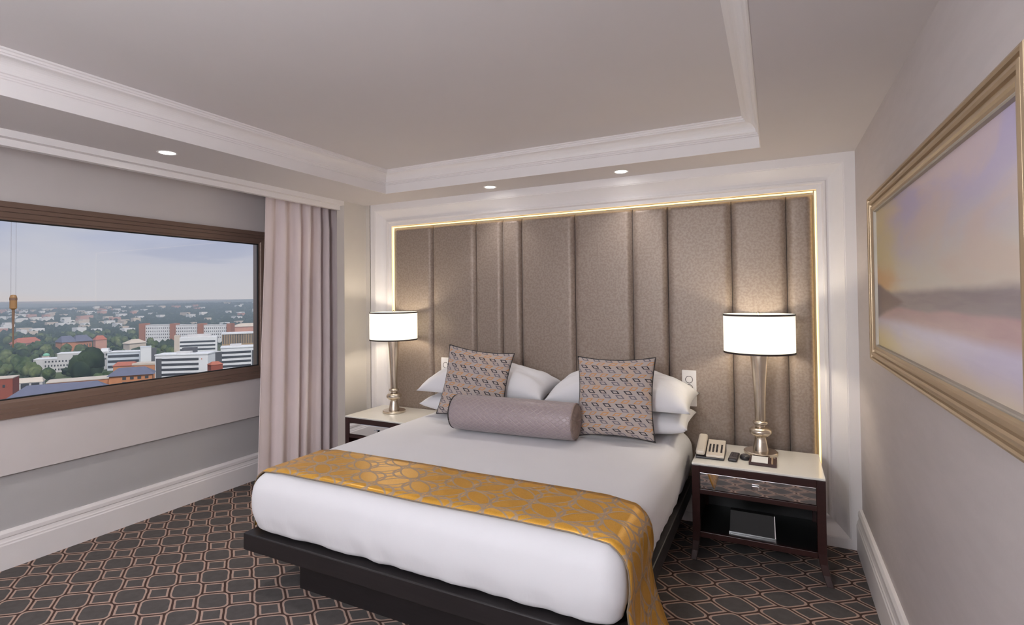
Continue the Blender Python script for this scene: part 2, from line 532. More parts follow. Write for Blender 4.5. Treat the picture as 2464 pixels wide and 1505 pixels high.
# ceiling: soffit ring with raised tray
TX0, TX1, TY0, TY1 = -2.775, -0.054, -0.9, 3.285
m = MB()
m.box(-3.345, TX0, YF, 3.76, ZS, 2.6); m.box(TX1, XR + 0.1, YF, 3.76, ZS, 2.6)
m.box(TX0, TX1, TY1, 3.76, ZS, 2.6); m.box(TX0, TX1, YF, TY0, ZS, 2.6)
m.box(-4.06, -3.345, YF, 3.76, 2.46, 2.6)
m.box(-4.06, XR + 0.15, YF, 3.9, ZT, 2.7)
struct(m.build('ceiling', CEIL), 'mauve grey tray ceiling with a lowered border')
prof = [(0.0, ZS - 0.001), (0.006, ZS - 0.001), (0.006, 2.398), (0.012, 2.401), (0.012, 2.407), (0.017, 2.410), (0.017, 2.417), (0.024, 2.419)]
for k in range(9):
    a = R(90 * k / 8)
    prof.append((0.026 + 0.046 * (1 - math.cos(a)), 2.420 + 0.050 * math.sin(a)))
prof += [(0.078, 2.472), (0.078, 2.479), (0.084, 2.481), (0.084, 2.490), (0.093, 2.492), (0.093, 2.5005)]
struct(MB().loop(lambda a, b, d: (a, b, d), TX0, TX1, TY0, TY1, prof).build('trim_2', WHITE), 'white cornice moulding around the raised tray')

# headboard surround: mitred moulding
prof = [(0.0, 0.13), (0.0, 0.0), (0.055, 0.0), (0.058, 0.003), (0.062, 0.003)]
for k in range(1, 9): prof.append((0.062 + 0.083 * k / 8, 0.004 + 0.052 * math.sin(R(90) * k / 8)))
prof += [(0.146, 0.050), (0.150, 0.045), (0.160, 0.045), (0.164, 0.050), (0.168, 0.060), (0.195, 0.063), (0.195, 0.13)]
struct(MB().loop(lambda a, b, d: (a, YB + d, b), -3.25, XR, 0.0, ZS, prof).build('trim_3', WHITE), 'white moulded surround framing the headboard')

# window
win = thing('window_1', (XL, 1.4, WZ0), 'wide bronze framed picture window over the city', None); struct(win)
prof = [(0.0, -0.19), (0.0, 0.022), (0.03, 0.022), (0.034, 0.012), (0.055, 0.012), (0.058, 0.000), (0.084, -0.006), (0.090, -0.012), (0.100, -0.016), (0.100, -0.040), (0.02, -0.19), (0.0, -0.19)]
MB().loop(lambda a, b, d: (XL + d, a, b), WY0, WY1, WZ0, WZ1, [(u * (1.0 if u < 0.09 else 1.0), d) for u, d in prof]).build('window_frame', BRONZE, win, world=win.location)
MB().loop(lambda a, b, d: (XL + d, a, b), WY0 + 0.1, WY1 - 0.1, WZ0 + 0.1, WZ1 - 0.1, [(-0.004, -0.0175), (0.008, -0.0175), (0.008, -0.030)]).build('gasket', GASKET, win, world=win.location)
MB().box(XL - 0.036, XL - 0.028, WY0 + 0.05, WY1 - 0.05, WZ0 + 0.05, WZ1 - 0.05).build('pane', GLASS, win, world=win.location)


# ------------------------------------------------------------------ headboard
hb = thing('headboard', (-1.4, 3.74, 0.2), 'tall champagne satin headboard of padded vertical channels', 'headboard')
HX0, HX1, HZ0, HZ1 = -3.030, 0.220, 0.20, 2.112
seams = [HX0, -2.62, -2.19, -1.943, -1.774, -1.332, -0.898, -0.654, -0.246, 0.0744, HX1]
MB().box(HX0, HX1, 3.728, 3.752, HZ0, HZ1).build('backing', BLACKWOOD, hb, world=hb.location)
for a, b in zip(seams, seams[1:]):
    wd = b - a; g = 0.0012; rr = 0.042; dp = 0.040
    def fn(u, v_, a=a, wd=wd):
        xx = g + u * (wd - 2 * g)
        e = min(xx, wd - xx); zt = HZ0 + v_ * (HZ1 - HZ0); ez = min(zt - HZ0, HZ1 - zt)
        k = 1 - max(0, 1 - e / rr) ** 2.2; kz = 1 - max(0, 1 - ez / 0.036) ** 2.2
        return (a + xx, 3.728 - dp * math.sqrt(max(0, k)) * math.sqrt(max(0, kz)) - 0.004 * math.sin(math.pi * u), zt)
    us = 26
    MB().grid(lambda u, v_: fn(u, (0.02 * v_ * 8 if v_ < 0.125 else (1 - 0.02 * (1 - v_) * 8 if v_ > 0.875 else 0.02 + 0.96 * (v_ - 0.125) / 0.75))), us, 48).build('padded_panel', SATIN, hb, smooth=True, world=hb.location, fixn=False)
LEDM = emit('warm_light_strip', (1.0, 0.72, 0.30), STRIP)
MB().box(HX0 - 0.002, HX1 + 0.002, 3.700, 3.712, HZ1 + 0.010, HZ1 + 0.018).build('light_strip', LEDM, hb, world=hb.location)
MB().box(HX0 - 0.018, HX0 - 0.010, 3.700, 3.712, HZ0, HZ1 + 0.018).build('light_strip', LEDM, hb, world=hb.location)
MB().box(HX1 + 0.010, HX1 + 0.018, 3.700, 3.712, HZ0, HZ1 + 0.018).build('light_strip', LEDM, hb, world=hb.location)

# ------------------------------------------------------------------ bed
BX0, BX1, BY0, BY1, PZ = -2.475, -0.496, 1.802, 3.66, 0.292
bed = thing('bed', (-1.48, 2.7, 0), 'low black stained platform bed base on a recessed plinth', 'bed')
MB().box(BX0, BX1, BY0, BY1, 0.205, PZ).build('platform', BLACKWOOD, bed, world=bed.location, bevel=0.006)
MB().box(-2.22, -0.74, 1.94, 3.55, 0.0, 0.205).build('plinth', BLACKWOOD, bed, world=bed.location)


def rounded_body(x0, x1, y0, y1, z0, z1, r, nx, ny, nz):
    bm = bmesh.new(); key = {}
    cx, cy, cz = (x0 + x1) / 2, (y0 + y1) / 2, (z0 + z1) / 2
    hx, hy, hz = (x1 - x0) / 2, (y1 - y0) / 2, (z1 - z0) / 2
    def spaced(n, h):
        s = [i / 6 * r * 0.98 for i in range(6)]
        mid = [r + (2 * h - 2 * r) * i / n for i in range(n + 1)]
        return [k - h for k in s + mid] + [h - k for k in reversed(s)]
    X, Y, Z = spaced(nx, hx), spaced(ny, hy), spaced(nz, hz)
    def vert(p):
        k = tuple(round(c, 5) for c in p)
        if k not in key:
            rb = r if p[2] > 0 else 0.030
            c = Vector((max(-hx + r, min(hx - r, p[0])), max(-hy + r, min(hy - r, p[1])), max(-hz + rb, min(hz - rb, p[2]))))
            d = Vector(p) - c; d.z *= r / rb
            q = d.normalized() * r if d.length > 1e-9 else Vector((0, 0, 0))
            q.z *= rb / r; q = c + q
            key[k] = bm.verts.new(shape(Vector((cx, cy, cz)) + q))
        return key[k]
    def shape(q):
        tz = (q.z - z0) / (z1 - z0)
        sx = (q.x - cx) / hx; sy = (q.y - cy) / hy
        bul = 0.022 * math.sin(math.pi * min(1, max(0, tz))) - 0.012 * max(0, 0.35 - tz) / 0.35
        q.x += bul * (abs(sx) ** 6) * (1 if sx > 0 else -1)
        if sy < 0: q.y -= bul * abs(sy) ** 6
        if tz > 0.5: q.z += 0.020 * (1 - sx * sx) * (0.6 + 0.4 * sy)
        n1 = noise.noise(Vector((q.x * 3, q.y * 3, 1.7))); q.z += 0.004 * n1 * max(0, tz)
        lowk = max(0, 0.45 - tz) / 0.45
        wr = noise.noise(Vector((q.x * 14 + q.z * 6, q.y * 14, 0.3))) * 0.014 * lowk
        if sy < -0.9: q.y -= wr
        if abs(sx) > 0.9: q.x += wr * (1 if sx > 0 else -1)
        return q
    def face(A, B, mk):
        for i in range(len(A) - 1):
            for j in range(len(B) - 1):
                vs = [vert(mk(A[i], B[j])), vert(mk(A[i + 1], B[j])), vert(mk(A[i + 1], B[j + 1])), vert(mk(A[i], B[j + 1]))]
                if len(set(vs)) >= 3:
                    try: bm.faces.new(vs if len(set(vs)) == 4 else list(dict.fromkeys(vs)))
                    except ValueError: pass
    face(X, Y, lambda a, b: (a, b, hz)); face(X, Y, lambda a, b: (a, b, -hz))
    face(X, Z, lambda a, b: (a, -hy, b)); face(X, Z, lambda a, b: (a, hy, b))
    face(Y, Z, lambda a, b: (-hx, a, b)); face(Y, Z, lambda a, b: (hx, a, b))
    bmesh.ops.recalc_face_normals(bm, faces=bm.faces)
    return bm


bm = rounded_body(-2.452, -0.515, 1.825, 3.665, PZ + 0.001, 0.598, 0.085, 60, 50, 8)
DUV = BVHTree.FromBMesh(bm)
me = bpy.data.meshes.new('duvet'); bm.to_mesh(me); bm.free(); me.materials.append(DUVETM); me.shade_smooth()
duvet = bpy.data.objects.new('duvet', me); COL.objects.link(duvet)
tag(duvet, 'plump white duvet tucked around the mattress of the bed', 'duvet')


def bed_top(x_, y_):
    h = DUV.ray_cast(Vector((x_, y_, 2)), Vector((0, 0, -1)))
    return h[0].z if h[0] else 0.6


# runner: a strip draped over the bed, built along the bed's cross-section
def runner_path(y_):
    yc = max(y_, 1.885)
    pts = []
    for k in range(90):
        a = R(186) - R(192) * k / 89
        d = Vector((math.cos(a), 0, math.sin(a)))
        o = Vector((-1.48, yc, 0.47))
        h = DUV.ray_cast(o + d * 3, -d)
        if h[0] is not None:
            nrm = h[1].copy(); nrm.y = 0
            if nrm.dot(d) < 0: nrm = -nrm
            p = h[0] + nrm.normalized() * 0.014
            pts.append((p.x, p.z))
    xr, zr = pts[-1]; xl, zl = pts[0]
    right = [(xr + 0.030 * k / 8 + 0.05 * (k / 8) ** 2, zr - (zr - 0.09) * k / 8) for k in range(1, 9)]
    left = [(xl - 0.010 * k / 5, zl - (zl - 0.30) * k / 5) for k in range(5, 0, -1)]
    pts = left + pts + right
    L = [0]
    for a, b in zip(pts, pts[1:]): L.append(L[-1] + math.hypot(b[0] - a[0], b[1] - a[1]))
    return pts, L


def resample(y_, n):
    pts, L = runner_path(y_); out = []; j = 0
    for i in range(n + 1):
        s = L[-1] * i / n
        while j < len(L) - 2 and L[j + 1] < s: j += 1
        f = (s - L[j]) / max(1e-9, L[j + 1] - L[j])
        out.append((pts[j][0] + (pts[j + 1][0] - pts[j][0]) * f, pts[j][1] + (pts[j + 1][1] - pts[j][1]) * f, s))
    return out


RN = 150
rows = []
for j in range(13):
    yy = 1.868 + (2.262 - 1.868) * j / 12
    rs = resample(yy, RN)
    rows.append([(p[0], yy + 0.006 * math.sin(p[2] * 3.1 + 1) * (1 if j in (0, 12) else 0.5) - 0.02 * max(0, 0.45 - p[1]) * math.sin(p[2] * 9), p[1] - (0.004 if j == 0 else 0)) for p in rs])
LT = rs[-1][2]
m = MB()
m.grid(lambda u, v_: rows[round(v_ * 12)][round(u * RN)], RN, 12, lambda u, v_: (u * LT + 0.055, v_ * 0.41 + 0.075))
runner = m.build('bed_runner', RUNNER, smooth=True, fixn=False)
sd = runner.modifiers.new('solid', 'SOLIDIFY'); sd.thickness = 0.004; sd.offset = 1
tag(runner, 'gold satin bed runner with interlaced taupe rings across the bed foot', 'bed runner')
m = MB(); m.tube([rows[0][i] for i in range(0, RN + 1, 2)], 0.0035, 6); m.build('piping', mat('grey_piping', srgb(128, 112, 96), 0.6), runner, smooth=True)


# ------------------------------------------------------------------ pillows
def pillow_mb(a, b, T, cx=0.10, cy=0.10, n=40, wr=0.01, seed=0.0, pw=0.5, under=1.0):
    m = MB(); uv = {}
    def pt(u, v_, sgn):
        u = u * 2 - 1; v_ = v_ * 2 - 1
        px = a * u * (1 - cx * (1 - v_ * v_) * u * u); py = b * v_ * (1 - cy * (1 - u * u) * v_ * v_)
        k = max(0, (1 - abs(u) ** 2.4) * (1 - abs(v_) ** 2.4)) ** pw
        h = T * k
        nz = noise.noise(Vector((u * 2.3 + seed, v_ * 2.3, seed))) * wr * 1.6 + noise.noise(Vector((u * 6 + seed, v_ * 6, 3 + seed))) * wr * 0.7
        return (px, py, sgn * (h + nz * min(1, k * 1.4)) * (1.0 if sgn > 0 else under))
    for sgn in (1, -1):
        m.grid(lambda u, v_, s=sgn: pt(u, v_, s), n, n, lambda u, v_: (u, v_))
    return m


def pillow(name, a, b, T, loc, rot, material, label, cat, group=None, pipe=None, **k):
    m = pillow_mb(a, b, T, **k)
    o = m.build(name, material, smooth=True, merge=False)
    bm = bmesh.new(); bm.from_mesh(o.data); bmesh.ops.remove_doubles(bm, verts=bm.verts, dist=1e-4); bmesh.ops.recalc_face_normals(bm, faces=bm.faces); bm.to_mesh(o.data); bm.free()
    o.location = loc; o.rotation_euler = rot
    tag(o, label, cat, group)
    if pipe:
        n = 26; cx, cy = k.get('cx', 0.1), k.get('cy', 0.1)
        def edge(u, v_): return (a * u * (1 - cx * (1 - v_ * v_) * u * u), b * v_ * (1 - cy * (1 - u * u) * v_ * v_), 0)
        path = [edge(-1 + 2 * i / n, -1) for i in range(n)] + [edge(1, -1 + 2 * i / n) for i in range(n)] + [edge(1 - 2 * i / n, 1) for i in range(n)] + [edge(-1, 1 - 2 * i / n) for i in range(n + 1)]
        MB().tube(path, 0.0032, 6).build('piping', pipe, o, smooth=True)
    return o


def bvh_of(objs):
    bpy.context.view_layer.update(); vs, fs = [], []
    for o in objs:
        for q in [o] + list(o.children):
            if q.type != 'MESH': continue
            n = len(vs); vs += [q.matrix_world @ v.co for v in q.data.vertices]; fs += [[n + i for i in p.vertices] for p in q.data.polygons]
    return BVHTree.FromPolygons(vs, fs)


def settle(o, others, step, most=60):
    """nudge a soft thing until it only touches its neighbours"""
    tree = bvh_of(others)
    for _ in range(most):
        if not bvh_of([o]).overlap(tree): break
        o.location = o.location + Vector(step)


G = 'white pillows stacked at the headboard'
p1 = pillow('pillow', 0.50, 0.215, 0.085, (-1.93, 3.462, 0.69), (R(3), 0, R(0)), LINEN, 'white pillow lying flat beneath the one nearer the window', 'pillow', G, seed=1.0, cx=0.04, cy=0.05, pw=0.38, wr=0.006)
p3 = pillow('pillow', 0.47, 0.215, 0.085, (-0.945, 3.462, 0.69), (R(3), R(0), R(0)), LINEN, 'white pillow lying flat beneath the one nearer the wall sockets', 'pillow', G, seed=3.1, cx=0.04, cy=0.05, pw=0.38, wr=0.006)
for p in (p1, p3): settle(p, [duvet], (0, 0, 0.004)); settle(p, [hb], (0, -0.004, 0))
p2 = pillow('pillow', 0.52, 0.220, 0.185, (-1.93, 3.455, 0.80), (R(7), R(0), R(0)), LINEN, 'white pillow on top of the stack nearer the window', 'pillow', G, seed=2.3, cx=0.05, cy=0.06, wr=0.011, under=0.12)
p4 = pillow('pillow', 0.475, 0.220, 0.185, (-0.93, 3.455, 0.80), (R(7), R(0), R(0)), LINEN, 'white pillow on top of the stack nearer the wall sockets', 'pillow', G, seed=4.7, cx=0.05, cy=0.06, wr=0.012, under=0.12)
for p in (p2, p4): settle(p, [hb], (0, -0.004, 0)); settle(p, [p1, p3], (0, 0, 0.004))
settle(p2, [p4], (-0.004, 0, 0))
CP = mat('dark_piping', srgb(46, 40, 40), 0.7)
c1 = pillow('cushion', 0.258, 0.250, 0.058, (-1.90, 3.27, 0.852), (R(76), R(5.5), R(4)), CUSHION, 'square rhombus patterned cushion behind the end of the bolster', 'cushion', 'patterned square cushions', pipe=CP, seed=5.2, cx=0.09, cy=0.09, wr=0.006)
c2 = pillow('cushion', 0.250, 0.250, 0.058, (-0.895, 3.27, 0.855), (R(77), R(-1.5), R(0)), CUSHION, 'square rhombus patterned cushion standing beside the bolster', 'cushion', 'patterned square cushions', pipe=CP, seed=6.4, cx=0.09, cy=0.09, wr=0.006)
for c in (c1, c2): settle(c, [duvet], (0, 0, 0.004)); settle(c, [p1, p2, p3, p4], (0, -0.005, 0))
print('SETTLED', [tuple(round(k, 3) for k in q.location) for q in (p1, p2, p3, p4, c1, c2)])

# bolster
bol = thing('bolster', (-1.50, 3.085, 0.735), 'mauve quilted satin bolster lying in front of the patterned cushions', 'bolster', rotz=R(3.5))
LB, RB = 0.418, 0.112
prof = [(RB - 0.018, -LB), (RB - 0.006, -LB + 0.005), (RB, -LB + 0.018)] + [(RB + 0.003 * math.sin(math.pi * k / 12), -LB + 0.018 + (2 * LB - 0.036) * k / 12) for k in range(1, 12)] + [(RB, LB - 0.018), (RB - 0.006, LB - 0.005), (RB - 0.018, LB)]
m = MB(); nn = 48
m.grid(lambda u, v_: (prof[round(v_ * (len(prof) - 1))][1], prof[round(v_ * (len(prof) - 1))][0] * math.cos(u * 2 * math.pi), prof[round(v_ * (len(prof) - 1))][0] * math.sin(u * 2 * math.pi)), nn, len(prof) - 1, lambda u, v_: (prof[round(v_ * (len(prof) - 1))][1], u * 0.70))
m.build('cover', QUILT, bol, smooth=True)
for s in (-1, 1):
    def fn(u, v_, s=s):
        r_ = (RB - 0.016) * (1 - v_) + 0.004; a = u * 2 * math.pi
        return (s * (LB + 0.006 * math.sin(math.pi * v_) * 1.5 - 0.02 * v_ ** 3 + 0.004 * math.sin(a * 22) * (1 - v_) * min(1, v_ * 5)), r_ * math.cos(a), r_ * math.sin(a))
    MB().grid(fn, 132, 8).build('gathered_end', QUILTEND, bol, smooth=True)
    MB().tube([(s * (LB - 0.004), (RB - 0.006) * math.cos(2 * math.pi * k / 40), (RB - 0.006) * math.sin(2 * math.pi * k / 40)) for k in range(41)], 0.005, 6).build('piping', CP if s < 0 else QUILTEND, bol, smooth=True)


settle(bol, [duvet], (0, 0, 0.003)); settle(bol, [c1, c2, p1, p2, p3, p4], (0, -0.004, 0))
print('BOLSTER', tuple(bol.location))

# ------------------------------------------------------------------ nightstands
def make_mirror():
    m, t, b = new_mat('drawer_mirror')
    x, y, z, v = coords(t)
    c = mixc(t, noise_tex(t, v, 8, 3), (0.80, 0.80, 0.80), (0.88, 0.88, 0.87))
    t.links.new(c.k, b.inputs['Base Color']); b.inputs['Metallic'].default_value = 1; b.inputs['Roughness'].default_value = 0.03
    return m


MIRROR = make_mirror()


def make_nightstand(label):
    n = thing('nightstand', (0, 0, 0), label, 'nightstand', 'mirrored nightstands flanking the bed')
    W, Dp, H = 0.33, 0.235, 0.54
    MB().box(-W, W, -Dp, Dp, H - 0.012, H).build('top', CREAMTOP, n, bevel=0.003)
    m = MB(); m.box(-W + 0.041, W - 0.041, -Dp + 0.001, -Dp + 0.02, H - 0.052, H - 0.012); m.build('front_rail', DARKWOOD, n, bevel=0.002)
    for sx in (-1, 1):
        for sy in (-1, 1):
            secs = [(H - 0.012, 0.0), (0.15, 0.0), (0.10, 0.004), (0.05, 0.013), (0.0, 0.028)]
            m = MB(); pts = []
            for i, (zz, o) in enumerate(secs):
                ww = 0.042 if i < 2 else 0.042 - 0.0022 * i
                xo = sx * (W + (o if sx > 0 else o * 0.4)); yo = sy * (Dp + o * (1 if sy < 0 else 0.0))
                xi = xo - sx * ww; yi = yo - sy * ww
                pts += [(min(xo, xi), min(yo, yi), zz), (max(xo, xi), min(yo, yi), zz), (max(xo, xi), max(yo, yi), zz), (min(xo, xi), max(yo, yi), zz)]
            fs = [tuple(range(4)), tuple(reversed(range(16, 20)))]
            for i in range(4):
                for k in range(4): fs.append((i * 4 + k, i * 4 + (k + 1) % 4, i * 4 + 4 + (k + 1) % 4, i * 4 + 4 + k))
            m.add(pts, fs).build('leg', DARKWOOD, n, bevel=0.003)
    for sx in (-1, 1):
        x0, x1 = (W - 0.022, W - 0.004) if sx > 0 else (-W + 0.004, -W + 0.022)
        MB().box(x0, x1, -Dp + 0.03, Dp - 0.01, 0.13, H - 0.012).build('side_panel', DARKWOOD, n)
    MB().box(-W + 0.02, W - 0.02, Dp - 0.02, Dp - 0.008, 0.13, H - 0.012).build('back_panel', BLACK, n)
    MB().box(-W + 0.04, W - 0.04, -Dp + 0.004, Dp - 0.02, 0.366, 0.394).build('middle_rail', DARKWOOD, n, bevel=0.002)
    MB().box(-W + 0.022, W - 0.022, -Dp + 0.02, Dp - 0.02, 0.132, 0.150).build('shelf', BLACK, n)
    MB().box(-W + 0.04, W - 0.04, -Dp + 0.004, -Dp + 0.022, 0.122, 0.154).build('bottom_rail', DARKWOOD, n, bevel=0.002)
    dr = MB().box(-W + 0.043, W - 0.043, -Dp + 0.006, -Dp + 0.018, 0.397, 0.486).build('drawer', MIRROR, n, bevel=0.002)
    k = MB(); k.box(-0.018, 0.018, -Dp - 0.012, -Dp - 0.004, 0.434, 0.456); k.box(-0.009, 0.009, -Dp - 0.004, -Dp + 0.007, 0.438, 0.452)
    k.build('knob', CHROME, dr, bevel=0.002)
    return n


nsr = make_nightstand('dark wood nightstand with the telephone on its cream top'); nsr.location = (-0.109, 3.375, 0)
nsl = dup(nsr, (-2.815, 3.440, 0), 'dark wood nightstand between the curtain and the bed')


# ------------------------------------------------------------------ table lamps
def make_lamp(label):
    n = thing('table_lamp', (0, 0, 0), label, 'lamp', 'silver table lamps on the nightstands')
    MB().lathe([(0.090, 0.0), (0.094, 0.004), (0.094, 0.016), (0.090, 0.020), (0.04, 0.022)], 48).build('base', SILVER, n, smooth=True, angle=40)
    MB().lathe([(0.044, 0.020), (0.043, 0.030), (0.033, 0.085), (0.029, 0.098), (0.030, 0.104)], 40).build('foot_collar', SILVER, n, smooth=True, angle=60)
    MB().lathe([(0.030, 0.103), (0.048, 0.112), (0.060, 0.124), (0.063, 0.135), (0.060, 0.146), (0.048, 0.157), (0.028, 0.163)], 48).build('turned_ball', SILVER, n, smooth=True, angle=60)
    MB().lathe([(0.026, 0.161), (0.026, 0.172), (0.038, 0.178), (0.043, 0.187), (0.038, 0.196), (0.027, 0.200)], 40).build('turned_ring', SILVER, n, smooth=True, angle=60)
    MB().lathe([(0.027, 0.198), (0.029, 0.206), (0.030, 0.30), (0.036, 0.42), (0.044, 0.53), (0.053, 0.622), (0.052, 0.632), (0.01, 0.634)], 40).build('stem', SILVER, n, smooth=True, angle=50)
    z0, z1, rr = 0.605, 0.838, 0.197
    MB().lathe([(rr, z0), (rr, z1), (rr - 0.003, z1), (rr - 0.003, z0), (rr, z0)], 64, close=False).build('shade', SHADE, n, smooth=True, angle=40)
    for zz in (z0 + 0.009, z1):
        MB().lathe([(rr + 0.0015, zz - 0.0095), (rr + 0.0015, zz + 0.001), (rr - 0.0004, zz + 0.001), (rr - 0.0004, zz - 0.0095), (rr + 0.0015, zz - 0.0095)], 64, close=False).build('shade_trim', DARKTRIM, n, smooth=True, angle=40)
    m = MB().tube([(-rr + 0.003, 0, z1 - 0.012), (rr - 0.003, 0, z1 - 0.012)], 0.002, 6); m.tube([(0, -rr + 0.003, z1 - 0.012), (0, rr - 0.003, z1 - 0.012)], 0.002, 6)
    sp = m.build('spider', CHROME, n)
    MB().lathe([(0.004, 0.0), (0.004, 0.008), (0.009, 0.014), (0.008, 0.022), (0.002, 0.028)], 16, (0, 0, z1 - 0.012)).build('finial', SILVER, sp, smooth=True)
    MB().tube([(0, 0, 0.63), (0, 0, z1 - 0.012)], 0.005, 8).build('rod', CHROME, n)
    MB().lathe([(0.004, 0.66), (0.012, 0.67), (0.030, 0.72), (0.026, 0.755), (0.012, 0.772), (0.002, 0.775)], 24).build('bulb', emit('bulb_glow', (1, 0.9, 0.72), 8.0), n, smooth=True)
    l = bpy.data.lights.new('lamp_light', 'POINT'); l.energy = LAMP_W; l.color = (1, 0.89, 0.70); l.shadow_soft_size = 0.04
    lo = bpy.data.objects.new('lamp_light', l); COL.objects.link(lo); lo.parent = n; lo.location = (0.0, -0.05, 0.72)
    return n


lr = make_lamp('silver table lamp with a white drum shade behind the telephone'); lr.location = (-0.088, 3.478, 0.54)
ll = dup(lr, (-2.86, 3.475, 0.54), 'silver table lamp with a white drum shade beside the curtain')

# ------------------------------------------------------------------ things on the near nightstand
ph = thing('telephone', (-0.352, 3.335, 0.54), 'champagne desk telephone with dark keys on the nightstand', 'telephone', rotz=R(1))
w2, d2 = 0.078, 0.100
def wedge(x0, x1, y0, y1, za, zb, t0=0.0):
    return [(x0, y0, t0), (x1, y0, t0), (x1, y1, t0), (x0, y1, t0)], [(x0, y0, za), (x1, y0, za), (x1, y1, zb), (x0, y1, zb)]
MB().hexa(*wedge(-w2, w2, -d2, d2, 0.012, 0.060)).build('base', DARKPL, ph, bevel=0.004)
def slab(x0, x1, y0, y1, off, th):
    zf = lambda y_: 0.012 + 0.048 * (y_ + d2) / (2 * d2)
    return [(x0, y0, zf(y0) + off), (x1, y0, zf(y0) + off), (x1, y1, zf(y1) + off), (x0, y1, zf(y1) + off)], [(x0, y0, zf(y0) + off + th), (x1, y0, zf(y0) + off + th), (x1, y1, zf(y1) + off + th), (x0, y1, zf(y1) + off + th)]
MB().hexa(*slab(-w2 + 0.056, w2 - 0.001, -d2 + 0.001, d2 - 0.012, 0.0, 0.014)).build('faceplate', PHONEM, ph, bevel=0.004)
MB().hexa(*slab(-w2, -w2 + 0.052, -d2 - 0.001, d2 + 0.008, 0.006, 0.030)).build('handset', PHONEM, ph, bevel=0.012, seg=3)
keysm = MB()
for i in range(4):
    for j in range(6):
        xx = -w2 + 0.068 + i * 0.0195 + (0.006 if i == 3 else 0); yy = -0.062 + j * 0.0155
        keysm.hexa(*slab(xx, xx + 0.010, yy, yy + 0.008, 0.0135, 0.004))
tag(keysm.build('keypad', DARKPL, ph), 'dark telephone keys', kind='stuff')

rm = thing('remote_control', (-0.226, 3.315, 0.54), 'small dark remote control lying next to the telephone', 'remote control', rotz=R(-3))
MB().box(-0.025, 0.025, -0.075, 0.075, 0.0, 0.018).build('body', DARKPL, rm, bevel=0.008, seg=3)
m = MB()
for i in range(3):
    for j in range(5): m.box(-0.018 + i * 0.0135, -0.009 + i * 0.0135, -0.026 + j * 0.018, -0.015 + j * 0.018, 0.0175, 0.0205)
m.box(-0.018, 0.018, -0.062, -0.040, 0.0175, 0.0195)
tag(m.build('button_field', GREYPL, rm), 'grey rubber buttons', kind='stuff')
pk = thing('controller_puck', (-0.166, 3.325, 0.54), 'dark rounded controller between the remote control and the note tray', 'controller')
MB().lathe([(0.026, 0.0), (0.030, 0.006), (0.030, 0.016), (0.024, 0.025), (0.006, 0.028)], 28).build('body', DARKPL, pk, smooth=True)
MB().lathe([(0.019, 0.0255), (0.017, 0.0285), (0.012, 0.0285), (0.011, 0.027)], 24).build('button_ring', GREYPL, pk, smooth=True)
nt_ = thing('note_tray', (-0.073, 3.318, 0.54), 'brown leather note tray at the foot of the lamp', 'note tray', rotz=R(-1))
MB().box(-0.070, 0.070, -0.092, 0.060, 0.0, 0.010).build('tray_base', LEATHER, nt_, bevel=0.002)
m = MB(); m.box(-0.070, -0.062, -0.092, 0.060, 0.010, 0.016); m.box(0.062, 0.070, -0.092, 0.060, 0.010, 0.016); m.box(0.028, 0.034, -0.092, 0.060, 0.010, 0.016); m.box(-0.062, 0.062, -0.092, -0.084, 0.010, 0.016)
m.build('rim', LEATHER, nt_)
o = MB().box(-0.132, -0.048, 3.245, 3.368, 0.5501, 0.5545).build('notepad', PAPERW); tag(o, 'blank white notepad in the brown leather tray', 'notepad')
o = MB().lathe([(0.001, 0.0), (0.0042, 0.010), (0.0045, 0.10), (0.0045, 0.132), (0.002, 0.136)], 12, (-0.026, 3.372, 0.5547), 'Y').build('pen', mat('cream_pen', srgb(186, 160, 130), 0.3), smooth=True); tag(o, 'slim cream pen lying beside the notepad', 'pen')

# silver edged case on the lower shelf
cs = thing('case', (-0.133, 3.225, 0.1512), 'dark flat case with silver edges standing on the nightstand shelf', 'case')
MB().hexa([(-0.116, -0.012, 0), (0.116, -0.012, 0), (0.116, 0.030, 0), (-0.116, 0.030, 0)], [(-0.112, 0.010, 0.118), (0.112, 0.010, 0.118), (0.112, 0.052, 0.118), (-0.112, 0.052, 0.118)]).build('body', mat('smoked_panel', srgb(22, 19, 19), 0.6), cs, bevel=0.002)
m = MB(); m.box(-0.118, 0.118, -0.016, -0.010, 0, 0.007); m.build('silver_edge', CHROME, cs)
MB().hexa([(0.114, -0.015, 0), (0.119, -0.015, 0), (0.119, 0.0, 0), (0.114, 0.0, 0)], [(0.111, 0.007, 0.119), (0.115, 0.007, 0.119), (0.115, 0.02, 0.119), (0.111, 0.02, 0.119)]).build('silver_edge', CHROME, cs)

# socket plates on the headboard
for sx, lab in ((-0.521, 'white wall plate with three round sockets above the telephone'), (-2.475, 'white wall plate mostly hidden behind the patterned cushion')):
    sp = thing('socket_plate', (sx, 3.684, 0.75), lab, 'socket plate', 'socket plates on the headboard')
    MB().box(-0.046, 0.046, -0.010, 0.004, 0.0, 0.240).build('plate', PLATEM, sp, bevel=0.003)
    for k, zz in enumerate((0.178, 0.122, 0.066)):
        rg = MB().lathe([(0.0245, 0.010), (0.0245, 0.0125), (0.0215, 0.0125), (0.0215, 0.010)], 28, (0, 0, zz), 'Y').build('socket_ring', GREYPL, sp)
        MB().lathe([(0.0210, 0.009), (0.0205, 0.0118), (0.004, 0.0122)], 28, (0, 0, zz), 'Y').build('socket_face', PLATEM, rg, smooth=True, angle=40)
        if k == 2:
            m = MB(); m.box(-0.005, -0.001, -0.0128, -0.011, zz - 0.005, zz + 0.005); m.box(0.001, 0.005, -0.0128, -0.011, zz - 0.005, zz + 0.005); m.build('socket_slot', DARKPL, rg)
